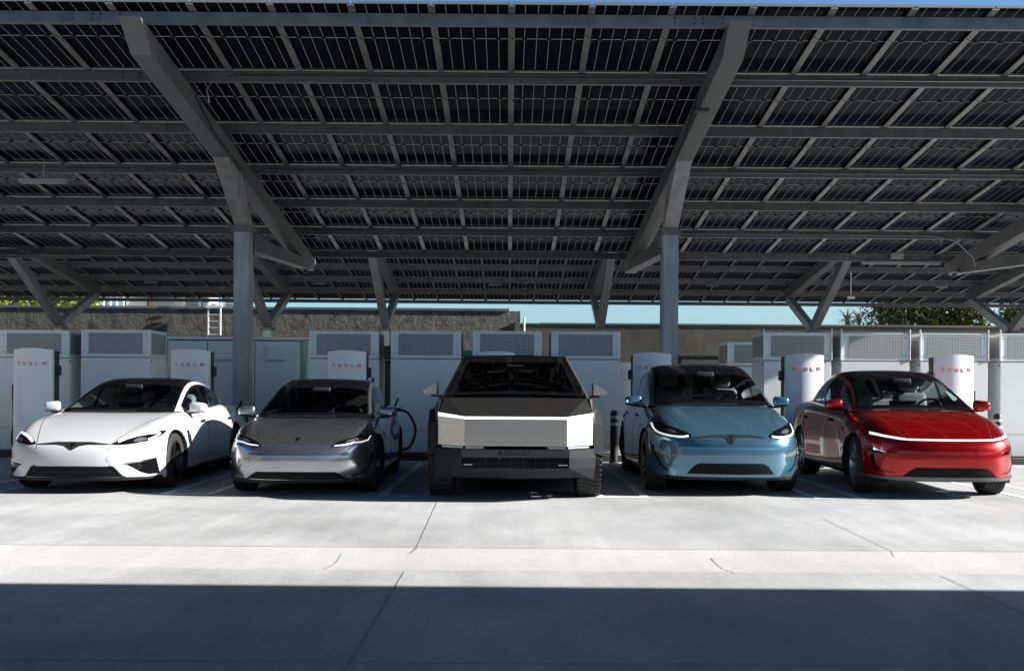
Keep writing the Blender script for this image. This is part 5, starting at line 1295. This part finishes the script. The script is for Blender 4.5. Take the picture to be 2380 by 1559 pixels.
    # fender flares
    for s_ in (1, -1):
        for y0 in (.92, 4.55):
            mb = MB(); k = [(-.60, .52), (-.52, .86), (-.24, 1.03), (.22, 1.03), (.52, .86), (.66, .48)]; ki = [(-.50, .50), (-.43, .80), (-.20, .945), (.18, .945), (.43, .80), (.56, .46)]
            if y0 > 3: pass
            mb.v += [(s_ * 1.012, y0 + a, z) for a, z in k] + [(s_ * 1.012, y0 + a, z) for a, z in ki] + [(s_ * .90, y0 + a - .03, z + .03) for a, z in k] + [(s_ * .80, y0 + a, z) for a, z in ki]
            for i in range(5):
                for a, b in ((0, 6), (12, 0), (6, 18)): mb.f.append((a + i, a + i + 1, b + i + 1, b + i)); mb.m.append(0)
            mb.build('fender_flare', M['plast'], root)
            mb = MB(); mb.face([(s_ * .62, y0 + a, z) for a, z in [(-.6, .2)] + ki + [(.6, .2)]])
            for i in range(5): mb.face([(s_ * .62, y0 + ki[i][0], ki[i][1]), (s_ * .97, y0 + ki[i][0], ki[i][1]), (s_ * .97, y0 + ki[i + 1][0], ki[i + 1][1]), (s_ * .62, y0 + ki[i + 1][0], ki[i + 1][1])])
            mb.build('wheel_housing', M['clad'], root)
        for y0 in (.92, 4.55): wheel(root, s_ * .868, y0, .437, .285, s_, M['rim_dark'], 7, 'truck')
    mb = MB(); mb.box(-.6, .6, .5, 5.4, .30, .42); mb.box(-.93, .93, 1.5, 3.9, .32, .45); mb.build('underbody', M['clad'], root)
    mb = MB(); mb.face([(-.93, .72, .62), (.93, .72, .62), (.93, .72, 1.05), (-.93, .72, 1.05)]); mb.face([(-.94, 3.9, .42), (.94, 3.9, .42), (.94, 3.9, 1.2), (-.94, 3.9, 1.2)]); mb.face([(-.94, .72, .55), (.94, .72, .55), (.94, 3.9, .55), (-.94, 3.9, .55)]); mb.build('cabin_shell', M['int_black'], root)
    rounded_box('dashboard', (0, 1.15, 1.07), 1.66, .7, .10, M['int_black'], root, .03)
    rounded_box('centre_screen', (0, 1.55, 1.13), .42, .02, .24, M['screen'], root, .006, (R(-8), 0, 0))
    for sx in (-1, 1):
        s_ = rounded_box('seat', (sx * .43, 2.25, .75), .52, .5, .18, M['int_black'], root, .05); rounded_box('backrest', (0, .25, .36), .46, .16, .6, M['int_black'], s_, .06, (R(-12), 0, 0)); rounded_box('headrest', (0, .34, .76), .26, .10, .18, M['int_black'], s_, .04)
    mb = MB(); mb.tube([(.43 + .19 * math.cos(t), 1.62, 1.10 + .14 * math.sin(t)) for t in np.linspace(0, 6.283, 20)], .016, 8, cap=False); mb.build('steering_wheel', M['int_black'], root, sm=50)
    rounded_box('rear_view_mirror', (0, 2.2, 1.56), .24, .04, .07, M['int_black'], root, .02)
    # mirrors: triangular
    for s_ in (1, -1):
        my = 1.45; mb = MB(); base = [(.985, 1.205), (1.135, 1.205), (1.165, 1.235), (1.15, 1.26), (1.005, 1.345), (.985, 1.345)]
        mb.prism_y([(s_ * x, z + .0) for x, z in base], my - .03, my + .08); ob = mb.build('mirror', M['inox'], root, bevel=.008)
        mb = MB(); mb.prism_y([(s_ * x, z) for x, z in ((.972, 1.195), (.984, 1.195), (.984, 1.352), (.972, 1.352))], my - .035, my + .085); mb.build('mirror_frame', M['black'], ob)
        mb = MB(); mb.hexa([(s_ * .90, my, 1.165), (s_ * .90, my + .08, 1.165), (s_ * 1.06, my + .06, 1.175), (s_ * 1.06, my, 1.175), (s_ * .90, my, 1.195), (s_ * .90, my + .08, 1.195), (s_ * 1.06, my + .06, 1.204), (s_ * 1.06, my, 1.204)]); mb.build('mirror_arm', M['black'], ob)
    # wiper: one long blade standing along the right edge
    mb = MB(); mb.tube([(.78, .72, 1.20), (.80, .9, 1.275), (.795, 1.1, 1.33)], .012, 6); mb.build('wiper', M['chrome'], root)
    return root
pickup()

# charging cable from the third post round to the tail of the gunmetal car
def world(car, p): bpy.context.view_layer.update(); return cars[car].matrix_world @ Vector(p)
def cab_tube(label, pts, plug_m=True):
    o = thing('charging_cable', label, 'cable', tuple(pts[0]))
    b = Vector(pts[0]); mb = MB(); q = [Vector(p) - b for p in pts]
    sm_ = [q[0]]
    for i in range(len(q) - 1):
        p0, p1, p2, p3 = q[max(0, i - 1)], q[i], q[i + 1], q[min(len(q) - 1, i + 2)]
        for k in range(1, 7):
            t = k / 6; sm_.append(.5 * ((2 * p1) + (p2 - p0) * t + (2 * p0 - 5 * p1 + 4 * p2 - p3) * t * t + (3 * p1 - p0 - 3 * p2 + p3) * t ** 3))
    mb.tube(sm_, .021, 10); mb.build('cable', M['cable'], o, sm=60); d = (q[1] - q[0]).normalized()
    mb = MB(); mb.tube([-d * .06, d * .05, d * .16], .036, 10, r1=.026); mb.build('plug', M['black'], o, sm=60); return o
Dg = 15.7
def pu(u, v, D): return (X(u, D), D, Z(v, D, u))
cab_tube('black charging cable looping from the gunmetal car tail down to the ground', [pu(914, 951, 15.75), pu(930, 952, 15.7), pu(949, 960, 15.75), pu(963, 985, 15.8), pu(966, 1005, 15.9), pu(958, 1030, 16.0), pu(946, 1043, 16.1), (X(925, 16.3), 16.3, .28), (X(880, 16.45), 16.5, .35), (X(868, 16.6), 16.6, 1.0), (X(866, 16.6), 16.62, 1.45)])
cab_tube('short black charging cable plugged into the white car tail', [pu(548, 951, 16.1), pu(560, 955, 16.1), pu(575, 975, 16.2), pu(580, 1020, 16.3), (X(520, 16.45), 16.5, .3), (X(500, 16.6), 16.6, 1.0)])
for nm, (u, v, D) in (('gun', (917, 938, 15.6)), ('white', (553, 944, 15.95))):
    pt = Vector(pu(u, v, D)); M_ = cars[nm]; bpy.context.view_layer.update(); lp = M_.matrix_world.inverted() @ pt
    mb = MB(); mb.hexa([(-.01, -.02, -.05), (.02, -.02, -.05), (.02, .10, -.05), (-.01, .10, -.05), (.045, -.02, .09), (.07, -.02, .09), (.07, .10, .09), (.045, .10, .09)]); o = mb.build('charge_flap', M['gloss_black'], M_, bevel=.005); o.location = lp
